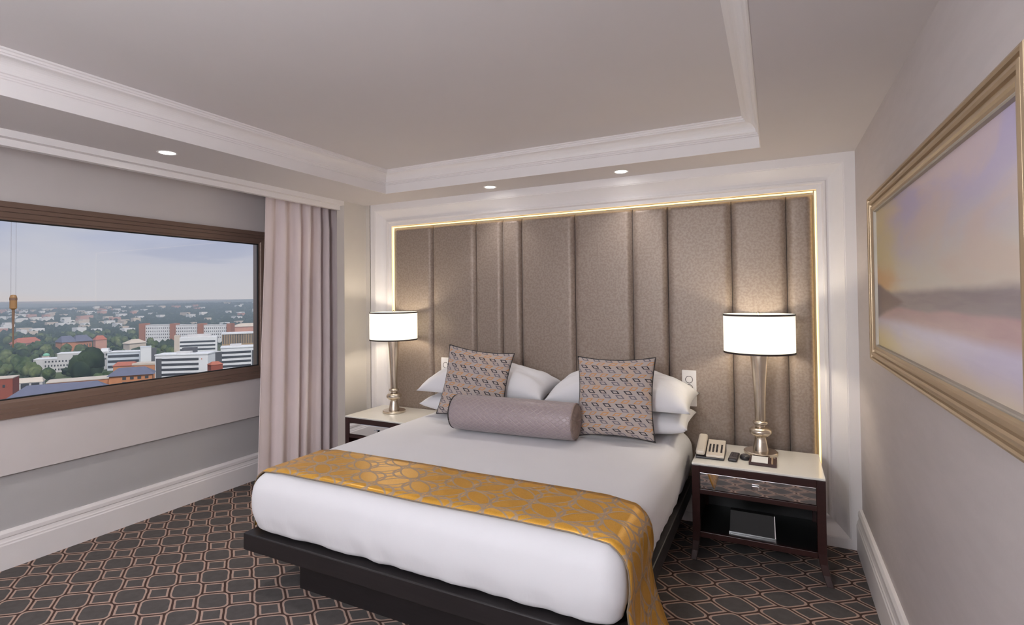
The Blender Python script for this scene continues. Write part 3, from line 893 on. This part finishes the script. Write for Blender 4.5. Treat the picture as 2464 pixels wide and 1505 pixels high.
o = MB().tube([(-0.484, 3.60, 0.25), (-0.480, 3.56, 0.235), (-0.474, 3.54, 0.22), (-0.468, 3.55, 0.19), (-0.466, 3.57, 0.13), (-0.468, 3.6, 0.03), (-0.476, 3.61, 0.006)], 0.003, 6).build('power_cord', DARKPL, smooth=True)
tag(o, 'thin black power cord hanging between bed and nightstand', 'cord')

# ------------------------------------------------------------------ curtain
def curtain_pt(u, v_):
    z_ = 0.012 + v_ * (2.445 - 0.012)
    y0 = 2.745 + 0.085 * v_; y1 = 3.60
    k = u
    yy = y0 + (y1 - y0) * (k + 0.018 * math.sin(k * 21) * (1 - 0.5 * v_))
    ph_ = 2 * math.pi * (6.6 * k ** 1.15) + 0.7 * noise.noise(Vector((k * 3, v_ * 0.9, 4)))
    a = 0.040 + 0.018 * noise.noise(Vector((k * 7, 0.3, 1.0)))
    flat = min(1, max(0, (k - 0.02) / 0.22))
    wv = math.sin(ph_); wv = math.copysign(abs(wv) ** 0.75, wv)
    top = max(0, (v_ - 0.86) / 0.14)
    a2 = a * (1 - 0.55 * top) + 0.006 * top * math.sin(2 * math.pi * 24 * k)
    return (-3.60 + a2 * wv * (0.25 + 0.75 * flat) + 0.012 * noise.noise(Vector((k * 4, v_ * 2.0, 9))), yy, z_)
cu = MB().grid(curtain_pt, 260, 60).build('curtain', CURTAIN, smooth=True, fixn=False)
sd = cu.modifiers.new('solid', 'SOLIDIFY'); sd.thickness = 0.003
tag(cu, 'floor length mauve pleated curtain drawn to the window corner', 'curtain')
MB().tube([curtain_pt(0, k / 60) for k in range(61)], 0.004, 6).build('hem', CURTAIN, cu, smooth=True)

# ------------------------------------------------------------------ painting
pa = thing('painting', (0.41, 1.9, 1.56), 'large pastel lake landscape painting in a champagne moulded frame', 'painting')
PY0, PY1, PZ0, PZ1 = 1.185, 2.875, 1.194, 1.933
prof = [(0.0, 0.0), (0.0, 0.044), (0.003, 0.048), (0.009, 0.050), (0.014, 0.047), (0.016, 0.040), (0.022, 0.040), (0.024, 0.046), (0.032, 0.048), (0.038, 0.044), (0.040, 0.036), (0.047, 0.036), (0.050, 0.042), (0.056, 0.042), (0.060, 0.037), (0.068, 0.033)]
MB().loop(lambda a, b, d: (XR - d, a, b), PY0, PY1, PZ0, PZ1, prof).build('frame', GOLDF, pa, world=pa.location)
MB().loop(lambda a, b, d: (XR - d, a, b), PY0 + 0.067, PY1 - 0.067, PZ0 + 0.067, PZ1 - 0.067, [(0, 0.0345), (0.004, 0.036), (0.007, 0.034), (0.009, 0.022)]).build('frame_lip', SILVERLIP, pa, world=pa.location)
MB().grid(lambda u, v_: (XR - 0.024, PY1 - 0.07 - u * (PY1 - PY0 - 0.14), PZ0 + 0.07 + v_ * (PZ1 - PZ0 - 0.14)), 4, 4, lambda u, v_: (u * 0.832, v_)).build('canvas', PAINTING, pa, world=pa.location)

# ------------------------------------------------------------------ downlights
DLM = emit('downlight_lens', (1.0, 0.97, 0.92), 14.0)


def make_downlight(loc, label):
    n = thing('downlight', loc, label, 'downlight', 'recessed downlights in the lowered ceiling border')
    MB().lathe([(0.040, 0.0), (0.046, -0.003), (0.052, -0.002), (0.053, 0.0)], 40, close=False).build('trim_ring', WHITE, n, smooth=True)
    MB().lathe([(0.040, 0.0), (0.038, -0.001), (0.003, -0.0012)], 40, close=False).build('lens', DLM, n)
    l = bpy.data.lights.new('downlight_beam', 'SPOT'); l.energy = DOWNLIGHT_W; l.spot_size = R(110); l.spot_blend = 0.8; l.shadow_soft_size = 0.035; l.color = (1, 0.96, 0.93)
    lo = bpy.data.objects.new('downlight_beam', l); COL.objects.link(lo); lo.parent = n; lo.location = (0, 0, -0.01)
    return n


DLW = None
d0 = make_downlight((-3.06, 1.76, ZS), 'round downlight in the ceiling border above the window')
for ch in d0.children:
    if ch.type == 'LIGHT':
        DLW = ch.data.copy(); ch.data.energy = WINDOW_DOWNLIGHT_W
for p, lab in (((-1.92, 3.47, ZS), 'round downlight above the middle of the headboard'), ((-0.91, 3.47, ZS), 'round downlight above the cushion beside the bolster'),
               ((-3.06, 0.2, ZS), 'added round fill downlight above the window behind the viewer'), ((-3.06, -1.3, ZS), 'added round fill downlight in the far window corner'),  # this row and the next: unseen downlights added to even out the room light
               ((-1.92, -1.4, ZS), 'added round fill downlight in the middle of the rear border'), ((-0.6, -1.4, ZS), 'added round fill downlight in the rear corner')):
    dl = dup(d0, p, lab)
    if p[0] > -3:
        for ch in dl.children:
            if ch.type == 'LIGHT':
                ch.data = DLW

# unseen globe lamps added behind the camera as fill light
FILL_GLOBEM = emit('fill_globe_glow', (0.90, 0.945, 1.0), FILL_GLOBE)


def make_fill_lamp(loc, label):
    n = thing('fill_lamp', loc, label, 'floor lamp', 'added globe fill lamps in the rear of the room')
    MB().lathe([(0.15, 0.0), (0.15, 0.02), (0.02, 0.03)], 32).build('base', SILVER, n, smooth=True, angle=40)
    MB().tube([(0, 0, 0.02), (0, 0, 1.42)], 0.012, 10).build('pole', SILVER, n, smooth=True)
    MB().lathe([(0.03, 1.40)] + [(0.2 * math.sin(R(a)), 1.60 - 0.2 * math.cos(R(a))) for a in range(12, 177, 12)] + [(0.003, 1.80)], 32).build('globe', FILL_GLOBEM, n, smooth=True)
    return n


fl1 = make_fill_lamp((-2.3, -1.5, 0), 'added white globe fill lamp in the rear corner by the window wall')
dup(fl1, (-0.45, -1.35, 0), 'added white globe fill lamp in the rear corner by the papered wall')
pl = thing('fill_pendant', (-0.95, -0.5, ZT), 'added white globe fill lamp hanging over the rear of the room', 'fill lamp')  # unseen hanging globe, added to brighten the room from behind the camera
MB().lathe([(0.06, 0.0), (0.06, -0.02), (0.01, -0.03)], 24).build('canopy', SILVER, pl, smooth=True, angle=40)
MB().tube([(0, 0, -0.02), (0, 0, -0.46)], 0.006, 8).build('rod', SILVER, pl)
MB().lathe([(0.2 * math.sin(R(a)), -0.65 - 0.2 * math.cos(R(a))) for a in range(3, 178, 12)], 32).build('globe', emit('fill_pendant_glow', (0.90, 0.945, 1.0), FILL_PENDANT), pl, smooth=True)

# ------------------------------------------------------------------ the city beyond the window
GZ = -63.0
def sight(px, py): return rt * ((px - 1232) / F_PX) - upv * ((py - CY_PX) / F_PX) + fw
def on_ground(px, py, z_=GZ):
    d = sight(px, py); k = (z_ - CAM_H) / d.z
    return Vector((d.x * k, d.y * k, z_))
def height_at(px, py, p):
    d = sight(px, py); k = math.hypot(p.x, p.y) / math.hypot(d.x, d.y)
    return CAM_H + d.z * k - GZ

MW = mat('white_render', (0.78, 0.78, 0.80), 0.8, var=0.05, scale=0.2)
MG = mat('pale_grey_render', (0.60, 0.58, 0.58), 0.8, var=0.06, scale=0.2)
MBL = mat('blue_white_cladding', (0.66, 0.70, 0.76), 0.5, var=0.05, scale=0.2)
MD = mat('dark_glazing', (0.06, 0.065, 0.075), 0.35, var=0.2, scale=0.3)
MDG = mat('dark_grey_cladding', (0.10, 0.10, 0.11), 0.6, var=0.15, scale=0.3)
MO = mat('orange_brick', srgb(196, 132, 92), 0.8, var=0.12, scale=0.3)
MRB = mat('red_brick', srgb(150, 78, 62), 0.8, var=0.12, scale=0.3)
MP = mat('pink_render', srgb(196, 146, 128), 0.8, var=0.1, scale=0.3)
MSL = mat('slate_roof', srgb(104, 106, 126), 0.6, var=0.15, scale=0.4)
MRT = mat('red_tile_roof', srgb(178, 104, 82), 0.7, var=0.15, scale=0.4)
MPR = mat('pale_flat_roof', srgb(206, 192, 178), 0.8, var=0.1, scale=0.2)
MBT = mat('brown_tower_cladding', srgb(168, 110, 82), 0.8, var=0.15, scale=0.2)
MTF = mat('tan_fins', srgb(178, 150, 112), 0.7, var=0.1, scale=0.3)
MGD = mat('green_copper', srgb(126, 186, 158), 0.6, var=0.1)


FOOT = []


def clear_of(x_, y_, r_):
    for p, e, W_ in FOOT:
        a = (x_ - p.x) * e.x + (y_ - p.y) * e.y; d_ = -(x_ - p.x) * e.y + (y_ - p.y) * e.x
        if -r_ < a < W_ + 5 + r_ and -9 - r_ < d_ < 21 + r_: return False
    return True


class Bld:
    def __init__(s, name, label, x0, yb0, x1, yb1, cat='building'):
        p, q = on_ground(x0, yb0), on_ground(x1, yb1)
        e = (q - p); s.W = e.length; e.normalize(); s.p = p; s.e = e; s.x0, s.x1, s.yb0 = x0, x1, yb0
        FOOT.append((p, e, s.W))
        s.o = thing(name, p, label, cat, 'buildings of the city beyond the window', rotz=math.atan2(e.y, e.x))
    def s_at(s, px):
        d = sight(px, 800); d = Vector((d.x, d.y))
        e = Vector((s.e.x, s.e.y)); p = Vector((s.p.x, s.p.y))
        return (d.y * p.x - d.x * p.y) / (d.x * e.y - d.y * e.x)
    def h(s, px, py):
        a = s.s_at(px); return height_at(px, py, s.p + s.e * a)
    def box(s, name, m_, a0, a1, z0, z1, d0=0.0, d1=12.0, parent=None):
        return MB().box(a0, a1, d0, d1, z0, z1).build(name, m_, parent or s.o)
    def roof(s, name, m_, a0, a1, z0, z1, d0, d1, hip=0.25):
        w_ = (a1 - a0) * hip; c = (d0 + d1) / 2
        pts = [(a0, d0, z0), (a1, d0, z0), (a1, d1, z0), (a0, d1, z0), (a0 + w_, c, z1), (a1 - w_, c, z1)]
        return MB().add(pts, [(0, 1, 5, 4), (1, 2, 5), (2, 3, 4, 5), (3, 0, 4), (3, 2, 1, 0)]).build(name, m_, s.o)
    def windows(s, m_, a0, a1, n, z0, z1, frac=0.55, d=-0.15):
        st = (a1 - a0) / n; me = None
        for k in range(n):
            if me is None:
                o = MB().box(0, st * frac, d, 0.3, 0, z1 - z0).build('window', m_, s.o); me = o
            else:
                o = me.copy(); COL.objects.link(o); o.parent = s.o
            o.location = (a0 + st * k + st * (1 - frac) / 2, 0, z0)


# pale grey office with small square windows
b = Bld('office_block', 'long pale grey office block with rows of small square windows', 80, 900, 262, 889)
h1, h2 = b.h(80, 867), b.h(140, 853); a1 = b.s_at(138)
b.box('wall', MG, 0, a1, 0, h1, 0, 14); b.box('wall', MG, a1, b.W, 0, h2, 0, 14)
b.box('parapet', MW, 0, a1, h1, h1 + 0.6, -0.3, 14); b.box('parapet', MW, a1 - 0.3, b.W, h2, h2 + 0.7, -0.3, 14)
b.box('plant_room', MW, b.s_at(242), b.s_at(260), h2 + 0.7, h2 + 3.2, 2, 8)
b.box('stair_panel', MG, b.s_at(88), b.s_at(104), 0.2, h1 - 0.6, -0.35, 0.2)
fl = h2 / 4.1
b.windows(MD, b.s_at(174), b.s_at(260), 12, fl * 3.25, fl * 3.75, 0.6)
b.windows(MD, b.s_at(106), b.s_at(258), 19, fl * 2.3, fl * 2.7, 0.45)
b.windows(MD, b.s_at(106), b.s_at(180), 10, fl * 1.35, fl * 1.75, 0.45)
b.windows(MD, b.s_at(106), b.s_at(146), 5, fl * 0.45, fl * 0.85, 0.45)
b.windows(MD, b.s_at(144), b.s_at(176), 2, fl * 0.45, fl * 0.85, 0.75)

# blue-white banded block
b = Bld('office_block', 'low blue white office block with long dark window bands', 258, 893, 340, 889)
H = b.h(300, 848)
b.box('wall', MBL, 0, b.W, 0, H, 0, 16); b.box('roof_edge', MW, 0, b.W, H, H + 0.5, -0.5, 16)
for k in range(3): b.box('window_band', MD, 0.5, b.W * 0.93, H * (0.14 + 0.29 * k), H * (0.28 + 0.29 * k), -0.2, 0.3)
b = Bld('stair_tower', 'plain white stair tower beside the banded blue white block', 338, 893, 364, 891)
H = b.h(350, 836); b.box('wall', MW, 0, b.W, 0, H, 0, 9); b.box('cap', MBL, -0.2, b.W + 0.2, H, H + 0.5, -0.2, 9.2)
b.box('recess', MDG, b.W, b.W + 4, 0, H * 0.93, 1.5, 9)

# main white banded office
b = Bld('office_block', 'square white office block with five dark window bands near the sill', 373, 945, 500, 940)
H = b.h(440, 855)
b.box('wall', MW, 0, b.W, 0, H, 0, 14); b.box('roof_edge', MW, -0.3, b.W + 0.3, H, H + 0.8, -0.4, 14)
b.box('dark_panel', MDG, b.s_at(375.5), b.s_at(389), 0, H - 2.0, -0.25, 0.3)
st = 3.45
for k in range(6): b.box('window_band', MD, b.s_at(389), b.s_at(478), H - 2.2 - st * k - st * 0.47, H - 2.2 - st * k, -0.2, 0.3)
b.box('roof_plant', MG, b.W * 0.35, b.W * 0.62, H + 0.8, H + 2.2, 4, 8); b.box('roof_plant', MDG, b.W * 0.40, b.W * 0.66, H + 0.8, H + 4.4, 9, 13)
b.box('emblem', MRT, b.s_at(484), b.s_at(486.5), H - 3.4, H - 2.7, -0.15, 0.2)
b = Bld('office_block', 'dark grey office wing between the two white banded blocks', 512, 930, 534, 926)
H = b.h(515, 849); b.box('wall', MDG, 0, b.W, 0, H, 0, 14); b.box('roof_edge', MG, 0, b.W, H, H + 0.5, -0.2, 14)
b.box('side_screen', MBL, 0, 1.0, 0, H + 0.2, -1.2, 0)
b = Bld('house', 'small red brick annex at the foot of the dark grey wing', 508, 950, 536, 946, 'house')
H = b.h(520, 878); b.box('wall', MRB, 0, b.W, 0, H, 0, 6); b.roof('roof', MRT, -0.3, b.W + 0.3, H, H + 2, -0.4, 6.4)
b = Bld('office_block', 'white banded office block half cut by the window frame', 531, 918, 640, 910)
H = b.h(560, 838)
b.box('wall', MW, 0, b.W, 0, H, 0, 18); b.box('roof_edge', MW, -0.2, b.W, H, H + 0.8, -0.5, 18)
for k in range(5): b.box('window_band', MD, 0.6, b.s_at(604), H - 2.6 - 3.6 * k - 1.7, H - 2.6 - 3.6 * k, -0.2, 0.3)
b.box('end_panel', MDG, b.s_at(606), b.s_at(616), 0, H - 2.4, -0.25, 0.3); b.box('roof_plant', MG, b.W * 0.2, b.W * 0.45, H + 0.8, H + 2.6, 5, 12)
# curved white office behind
b = Bld('office_block', 'white curved office block with two dark bands behind the square one', 419, 880, 522, 874)
H = b.h(470, 812)
b.box('end_tower', MPR, 0, b.s_at(432), 0, b.h(425, 808), -0.6, 10); b.box('wall', MW, b.s_at(432), b.W, 0, H, 0, 14)
for k in range(4): b.box('window_band', MD, b.s_at(433), b.s_at(518), H - 3.6 - 3.8 * k - 1.7, H - 3.6 - 3.8 * k, -0.2, 0.3)
b.box('roof_plant', MG, b.W * 0.3, b.W * 0.85, H, H + 2.6, 4, 11)
# lattice fronted car park
b = Bld('car_park', 'tan lattice fronted car park behind the white offices', 534, 866, 640, 860)
H = b.h(580, 803); b.box('deck', MDG, 0, b.W, 0, H, 0.6, 20); b.box('roof_edge', MW, -0.3, b.W, H - 0.4, H + 0.9, -0.2, 20)
for k in range(26): b.box('fin', MTF, b.W * (k + 0.2) / 26, b.W * (k + 0.62) / 26, H * 0.08, H - 0.8, -0.1 if k % 2 else 0.15, 0.5)
b.box('mid_slab', MTF, 0, b.W, H * 0.55, H * 0.60, 0.2, 0.6)
# far white row with brown towers
b = Bld('apartment_row', 'long white apartment row split by four brown towers far away', 338, 829, 592, 824)
for a0, a1 in ((350, 411), (423, 477), (490, 547)):
    H = b.h((a0 + a1) / 2, 783); s0, s1 = b.s_at(a0), b.s_at(a1)
    b.box('wall', MW, s0, s1, 0, H, 0, 14); b.box('roof_edge', MG, s0, s1, H, H + 0.5, -0.3, 14)
    for k in range(4): b.windows(MDG, s0, s1, 12, H - 5.2 - 4.6 * k, H - 3.4 - 4.6 * k, 0.4)
for a0, a1 in ((337, 350), (411, 423), (477, 490), (547, 557)): b.box('tower', MBT, b.s_at(a0), b.s_at(a1), 0, b.h(a0, 779), -3, 12)
b = Bld('house', 'pink roofed low houses block beside the glass edge', 556, 822, 650, 818, 'house')
H = b.h(600, 786); b.box('wall', MP, 0, b.W, 0, H, 0, 14); b.roof('roof', MPR, -1, b.W + 1, H, H + 5, -1, 15); b.box('annex', MPR, b.W * 0.05, b.W * 0.5, 0, H * 0.62, -8, 0)
# villas among the trees
b = Bld('house', 'villa with a long red tiled roof among the trees', 40, 838, 102, 833, 'house')
H = b.h(70, 826); b.box('wall', MP, 0, b.W, 0, H, 0, 14); b.roof('roof', MRT, -1, b.W + 1, H, b.h(70, 813), -1, 15, 0.18)
b = Bld('house', 'orange villa with grey roofs at the middle of the woods', 150, 848, 221, 842, 'house')
H = b.h(190, 822); b.box('wall', MO, 0, b.W, 0, H, 0, 16); b.roof('roof', MSL, -1, b.W * 0.5, H, b.h(170, 809), -1, 17, 0.2); b.roof('roof', MSL, b.W * 0.42, b.W + 1, H, b.h(200, 807), -2, 15, 0.2)
b.windows(MD, b.W * 0.5, b.W * 0.98, 5, H * 0.35, H * 0.7, 0.4)
b = Bld('house', 'pink villa gable beside the orange villa', 230, 846, 257, 844, 'house')
H = b.h(243, 818); b.box('wall', MP, 0, b.W, 0, H, 0, 10); b.roof('roof', MRT, -0.6, b.W + 0.6, H, b.h(243, 808), -0.6, 10.6)
b = Bld('house', 'pale roofed bungalow right of the villas', 312, 850, 352, 846, 'house')
H = b.h(330, 826); b.box('wall', MPR, 0, b.W, 0, H, 0, 12); b.roof('roof', MPR, -1, b.W + 1, H, b.h(330, 817), -1, 13, 0.3)
b = Bld('pavilion', 'tiny pavilion with a green copper dome', 101, 890, 118, 889)
H = b.h(110, 858); b.box('wall', MPR, 0, b.W, 0, H, 0, b.W); MB().lathe([(b.W * 0.55, H), (b.W * 0.5, H + 1.4), (b.W * 0.32, H + 2.4), (0.05, H + 2.9)], 16, (b.W / 2, b.W / 2, 0)).build('dome', MGD, b.o, smooth=True)
# roofs close below the sill
b = Bld('house', 'red brick house cut by the lower corner of the glass', -60, 1000, 30, 992, 'house')
H = b.h(15, 912); b.box('wall', MRB, 0, b.W, 0, H, 0, 12); b.box('parapet', MPR, -0.2, b.W + 0.2, H, H + 0.5, -0.3, 12.2); b.windows(MD, b.s_at(2), b.s_at(18), 1, H - 5.0, H - 3.4, 0.4)
b = Bld('workshop', 'white roofed workshop with dark glazed gables below the park', 34, 966, 102, 960)
H = b.h(60, 922); b.box('wall', MG, 0, b.W, 0, H, 0, 9); b.roof('roof', MPR, -0.4, b.W + 0.4, H, b.h(60, 912), -0.4, 9.4, 0.08)
b.windows(MD, b.s_at(48), b.s_at(98), 2, H - 4.0, H - 0.5, 0.8)
b = Bld('house', 'orange brick row with a pale flat roof near the sill', 112, 990, 262, 975, 'house')
H = b.h(130, 922); b.box('wall', MO, 0, b.W, 0, H, 0, 14); b.box('roof', MPR, -0.4, b.W + 0.4, H, H + 0.5, -0.4, 15)
b.windows(MD, b.s_at(148), b.s_at(225), 5, H - 3.6, H - 1.8, 0.55)
b = Bld('house', 'long low house with a slate hip roof right above the sill', 18, 1055, 262, 1028, 'house')
H = b.h(60, 958); b.box('wall', MRB, 0, b.W, 0, H, 0, 12); b.roof('roof', MSL, -1, b.W + 1, H, H + 5.0, -1, 14, 0.16)
b = Bld('house', 'brick house with a broad slate roof left of the square white office', 262, 985, 366, 975, 'house')
H = b.h(320, 903); b.box('wall', MO, 0, b.W, 0, H, 0, 13); b.roof('roof', MSL, -1.2, b.W + 1.2, H, b.h(310, 887), -1.2, 14, 0.22)
b.windows(MD, b.s_at(290), b.s_at(362), 4, H - 2.6, H - 0.9, 0.5); b.windows(MD, b.s_at(290), b.s_at(362), 4, H - 5.6, H - 3.8, 0.5)
b = Bld('house', 'orange roofed terrace behind the slate roofed brick house', 272, 925, 372, 920, 'house')
H = b.h(320, 880); b.box('wall', MO, 0, b.W, 0, H, 0, 12); b.roof('roof', MRT, -0.6, b.W * 0.5, H, H + 2.6, -0.6, 12.6, 0.1); b.box('roof', MPR, b.W * 0.45, b.W + 0.4, H, H + 1.4, -0.3, 12)
b.windows(MD, b.s_at(316), b.s_at(340), 2, H - 2.4, H - 1.0, 0.5)

# crane hook block hanging on two cables
d = sight(32, 726); k = 85.0 / math.hypot(d.x, d.y); cp = Vector((d.x * k, d.y * k, CAM_H + d.z * k))
cr = thing('crane_hook', cp, 'yellow crane hook block hanging on two thin cables', 'crane hook')
MYEL = mat('crane_yellow', srgb(150, 112, 70), 0.5, var=0.2); MST = mat('rusty_chain', srgb(120, 92, 74), 0.7, var=0.3); MCB = mat('grey_cable', srgb(150, 146, 150), 0.6)
MB().lathe([(0.10, -1.0), (0.34, -0.8), (0.34, 0.5), (0.26, 0.75), (0.1, 0.8)], 12).build('block', MYEL, cr)
for sx in (-0.17, 0.17): MB().tube([(sx * 0.9, sx, 0.7), (sx * 0.9, sx, 40)], 0.018, 5).build('cable', MCB, cr)
MB().lathe([(0.22, 0.1), (0.36, 0.15), (0.36, 0.42), (0.22, 0.47)], 12).build('sheave', MST, cr)
MB().lathe([(0.06, -5.4), (0.09, -3.5), (0.14, -1.2), (0.12, -0.9)], 6).build('hanging_chain', MST, cr)

# ground and hills
def terrain_z(r, a):
    n_ = noise.noise(Vector((math.cos(a) * r / 1300, math.sin(a) * r / 1300, 0.2)))
    f = max(0, min(1, (r - 1250) / 1500)); f = f * f * (3 - 2 * f)
    g = max(0, min(1, (r - 4600) / 1800)); g = g * g * (3 - 2 * g)
    left = max(0, min(1, (math.degrees(a) - 148) / 12))
    return GZ + f * (44 - 16 * left + 9 * n_) + g * (18 + 24 * noise.noise(Vector((a * 11, 0.5, r / 9000))))


def make_hill():
    m, t, b = new_mat('hill_vegetation')
    x, y, z, v = coords(t)
    n = noise_tex(t, v, 0.02, 6); n2 = noise_tex(t, v, 0.004, 4)
    c = mixc(t, n.ss(0.35, 0.65), srgb(48, 62, 42), srgb(92, 104, 70)); c = mixc(t, n2.ss(0.55, 0.75) * 0.6, c, srgb(142, 128, 108))
    t.links.new(c.k, b.inputs['Base Color']); b.inputs['Roughness'].default_value = 0.95; b.inputs['Specular IOR Level'].default_value = 0.1
    return m


HILL = make_hill()
m = MB(); rad = [70, 200, 350, 500, 700, 900, 1150] + [1300 + 110 * k for k in range(20)] + [3700, 4200, 4700] + [5000 + 200 * k for k in range(12)] + [8000, 9500]
NA = 120
m.grid(lambda u, v_: (rad[round(v_ * (len(rad) - 1))] * math.cos(R(100 + 100 * u)), rad[round(v_ * (len(rad) - 1))] * math.sin(R(100 + 100 * u)), terrain_z(rad[round(v_ * (len(rad) - 1))], R(100 + 100 * u))), NA, len(rad) - 1)
struct(m.build('ground', HILL, smooth=True), 'wooded plain and low hills reaching to the horizon')

# trees: a few crowns, copied one by one
def leaf_mat(name, a, b_):
    m, t, b = new_mat(name); x, y, z, v = coords(t)
    t.links.new(mixc(t, noise_tex(t, v, 0.9, 4).ss(0.3, 0.7), a, b_).k, b.inputs['Base Color']); b.inputs['Roughness'].default_value = 0.9; b.inputs['Specular IOR Level'].default_value = 0.15
    bump(t, b, noise_tex(t, v, 2.2, 3), 0.8, 0.8)
    return m
LEAF = [leaf_mat('dark_leaves', srgb(34, 48, 32), srgb(70, 84, 54)), leaf_mat('mid_leaves', srgb(50, 68, 40), srgb(98, 112, 70)), leaf_mat('pale_leaves', srgb(78, 92, 56), srgb(124, 132, 88))]
BARK = mat('bark', srgb(70, 58, 48), 0.9)
ico = bmesh.new(); bmesh.ops.create_icosphere(ico, subdivisions=2, radius=1.0)
IV = [v.co.copy() for v in ico.verts]; IF = [[v.index for v in f.verts] for f in ico.faces]; ico.free()
def crown(seed, squash):
    rnd = random.Random(seed); m = MB()
    for k in range(8):
        a = rnd.uniform(0, 6.28); r_ = rnd.uniform(0.1, 0.62) if k else 0
        c = Vector((r_ * math.cos(a), r_ * math.sin(a), 0.62 * squash + rnd.uniform(-0.18, 0.28) * squash)); s_ = rnd.uniform(0.36, 0.58)
        m.add([c + Vector((v.x, v.y, v.z * squash)) * s_ * (1 + 0.30 * noise.noise(v * 2.2 + Vector((seed, k, 0)))) for v in IV], IF)
    m.lathe([(0.07, 0.0), (0.045, 0.55)], 6, mi=1)
    return m
TREES = []
for k in range(6):
    o = crown(k * 3.7 + 1, 1.0 + 0.12 * (k % 3)).build('tree', [LEAF[k % 3], BARK], smooth=True)
    TREES.append(o)
used = set(); rnd = random.Random(3)
spots = []
for reg, (x0, x1, y0, y1, n_) in enumerate(((0, 60, 832, 905, 34), (60, 150, 838, 866, 26), (0, 95, 868, 915, 30), (150, 262, 850, 862, 16), (255, 330, 845, 862, 10), (240, 420, 812, 852, 46), (0, 150, 806, 836, 34), (350, 420, 850, 866, 10), (150, 380, 806, 826, 40), (80, 260, 905, 922, 26), (0, 110, 905, 922, 12), (420, 560, 806, 822, 14), (395, 425, 858, 875, 6))):
    for _ in range(n_): spots.append((rnd.uniform(x0, x1), rnd.uniform(y0, y1), rnd.uniform(4.2, 7.5), reg))
spots += [(212, 914, 15.0, 13), (334, 908, 6.5, 4), (356, 902, 5.0, 7)]
TREE_LABELS = ['park tree near the crane hook chain at the edge of the glass', 'park tree between the villas and the pale grey office block', 'park tree beside the green domed pavilion',
               'tree in the row behind the pale grey office block', 'tree close to the low blue white office block', 'tree between the pale roofed bungalow and the far apartment row',
               'tree around the villa with the long red roof', 'tree next to the plain white stair tower', 'tree on the wooded slope behind the villas',
               'tree in the green strip in front of the pale grey office block', 'tree behind the red brick house at the lower corner of the glass', 'tree in front of the far apartment row',
               'tree next to the plain white stair tower', 'big dark round tree in front of the pale grey office block']
placed = []
for i, (px, py, sz, reg) in enumerate(spots[-3:] + spots[:-3]):
    g = on_ground(px, py); k = rnd.randrange(6)
    if i > 2 and (not clear_of(g.x, g.y, sz * 0.7) or any(math.hypot(g.x - q[0], g.y - q[1]) < 0.93 * (sz + q[2]) for q in placed)): continue
    placed.append((g.x, g.y, sz))
    if i == 0: k = 0
    if k not in used: o = TREES[k]; used.add(k)
    else: o = TREES[k].copy(); COL.objects.link(o)
    o.location = g; o.scale = (sz, sz, sz * rnd.uniform(0.9, 1.25)); o.rotation_euler = (0, 0, rnd.uniform(0, 6.28))
    tag(o, TREE_LABELS[reg], 'tree', 'trees of the city: ' + TREE_LABELS[reg])
for k in range(6):
    if k not in used: bpy.data.objects.remove(TREES[k])
print('TREES', len(placed))

# distant woods and houses, too small to tell apart
OCT = [Vector(v) for v in ((1, 0, 0), (0, 1, 0), (-1, 0, 0), (0, -1, 0), (0, 0, 1))]; OF = [(0, 1, 4), (1, 2, 4), (2, 3, 4), (3, 0, 4)]
rnd = random.Random(11); taken = {}


def take(x_, y_, r_): taken.setdefault((int(x_ // 60), int(y_ // 60)), []).append((x_, y_, r_))


def is_free(x_, y_, r_):
    cx_, cy_ = int(x_ // 60), int(y_ // 60)
    return not any(math.hypot(x_ - q[0], y_ - q[1]) < r_ + q[2] for a_ in (-1, 0, 1) for b_ in (-1, 0, 1) for q in taken.get((cx_ + a_, cy_ + b_), ()))


for q in placed: take(q[0], q[1], q[2] * 1.15)
m = MB()
for k in range(480):
    a = R(rnd.uniform(138, 172)); r_ = 1300 + 1500 * rnd.random()
    if math.degrees(a) < 153 and rnd.random() < 0.7: continue
    wx, wy, hh = rnd.uniform(4, 11), rnd.uniform(4, 11), rnd.uniform(6, 10)
    p = Vector((r_ * math.cos(a), r_ * math.sin(a), terrain_z(r_, a)))
    if not is_free(p.x, p.y, math.hypot(wx, wy)) or not clear_of(p.x, p.y, 12): continue
    take(p.x, p.y, math.hypot(wx, wy))
    m.box(p.x - wx, p.x + wx, p.y - wy, p.y + wy, p.z, p.z + hh, mi=rnd.choice((0, 0, 1, 2)))
tag(m.build('distant_houses', [MW, MPR, MP]), 'pale specks of houses scattered over the far slopes', 'houses', kind='stuff')
m = MB()
for k in range(16000):
    r_ = 850 + 2300 * rnd.random() ** 1.3; a = R(rnd.uniform(128, 180)); s_ = rnd.uniform(4, 9)
    X_, Y_ = r_ * math.cos(a), r_ * math.sin(a)
    if not clear_of(X_, Y_, s_) or not is_free(X_, Y_, s_): continue
    zz = terrain_z(r_, a); an = rnd.uniform(0, 1.5)
    m.add([Vector((X_, Y_, zz)) + Vector((v.x * math.cos(an) - v.y * math.sin(an), v.x * math.sin(an) + v.y * math.cos(an), v.z * 0.9 + 0.15)) * s_ for v in OCT], OF)
tag(m.build('distant_woods', LEAF[0], fixn=False, smooth=True), 'dark woods covering the far slopes', 'woods', kind='stuff')

# haze
hm = bpy.data.materials.new('city_haze'); hm.use_nodes = True; t = hm.node_tree
t.nodes.remove(t.nodes['Principled BSDF']); vs = t.nodes.new('ShaderNodeVolumeScatter')
vs.inputs['Color'].default_value = (0.68, 0.82, 1.0, 1); vs.inputs['Density'].default_value = 0.00052; vs.inputs['Anisotropy'].default_value = 0.2
t.links.new(vs.outputs[0], t.nodes['Material Output'].inputs['Volume'])
o = MB().box(-7700, -250, -3500, 9500, -75, -1).build('haze', hm); tag(o, 'thin blue haze over the distant city', 'haze', kind='stuff')
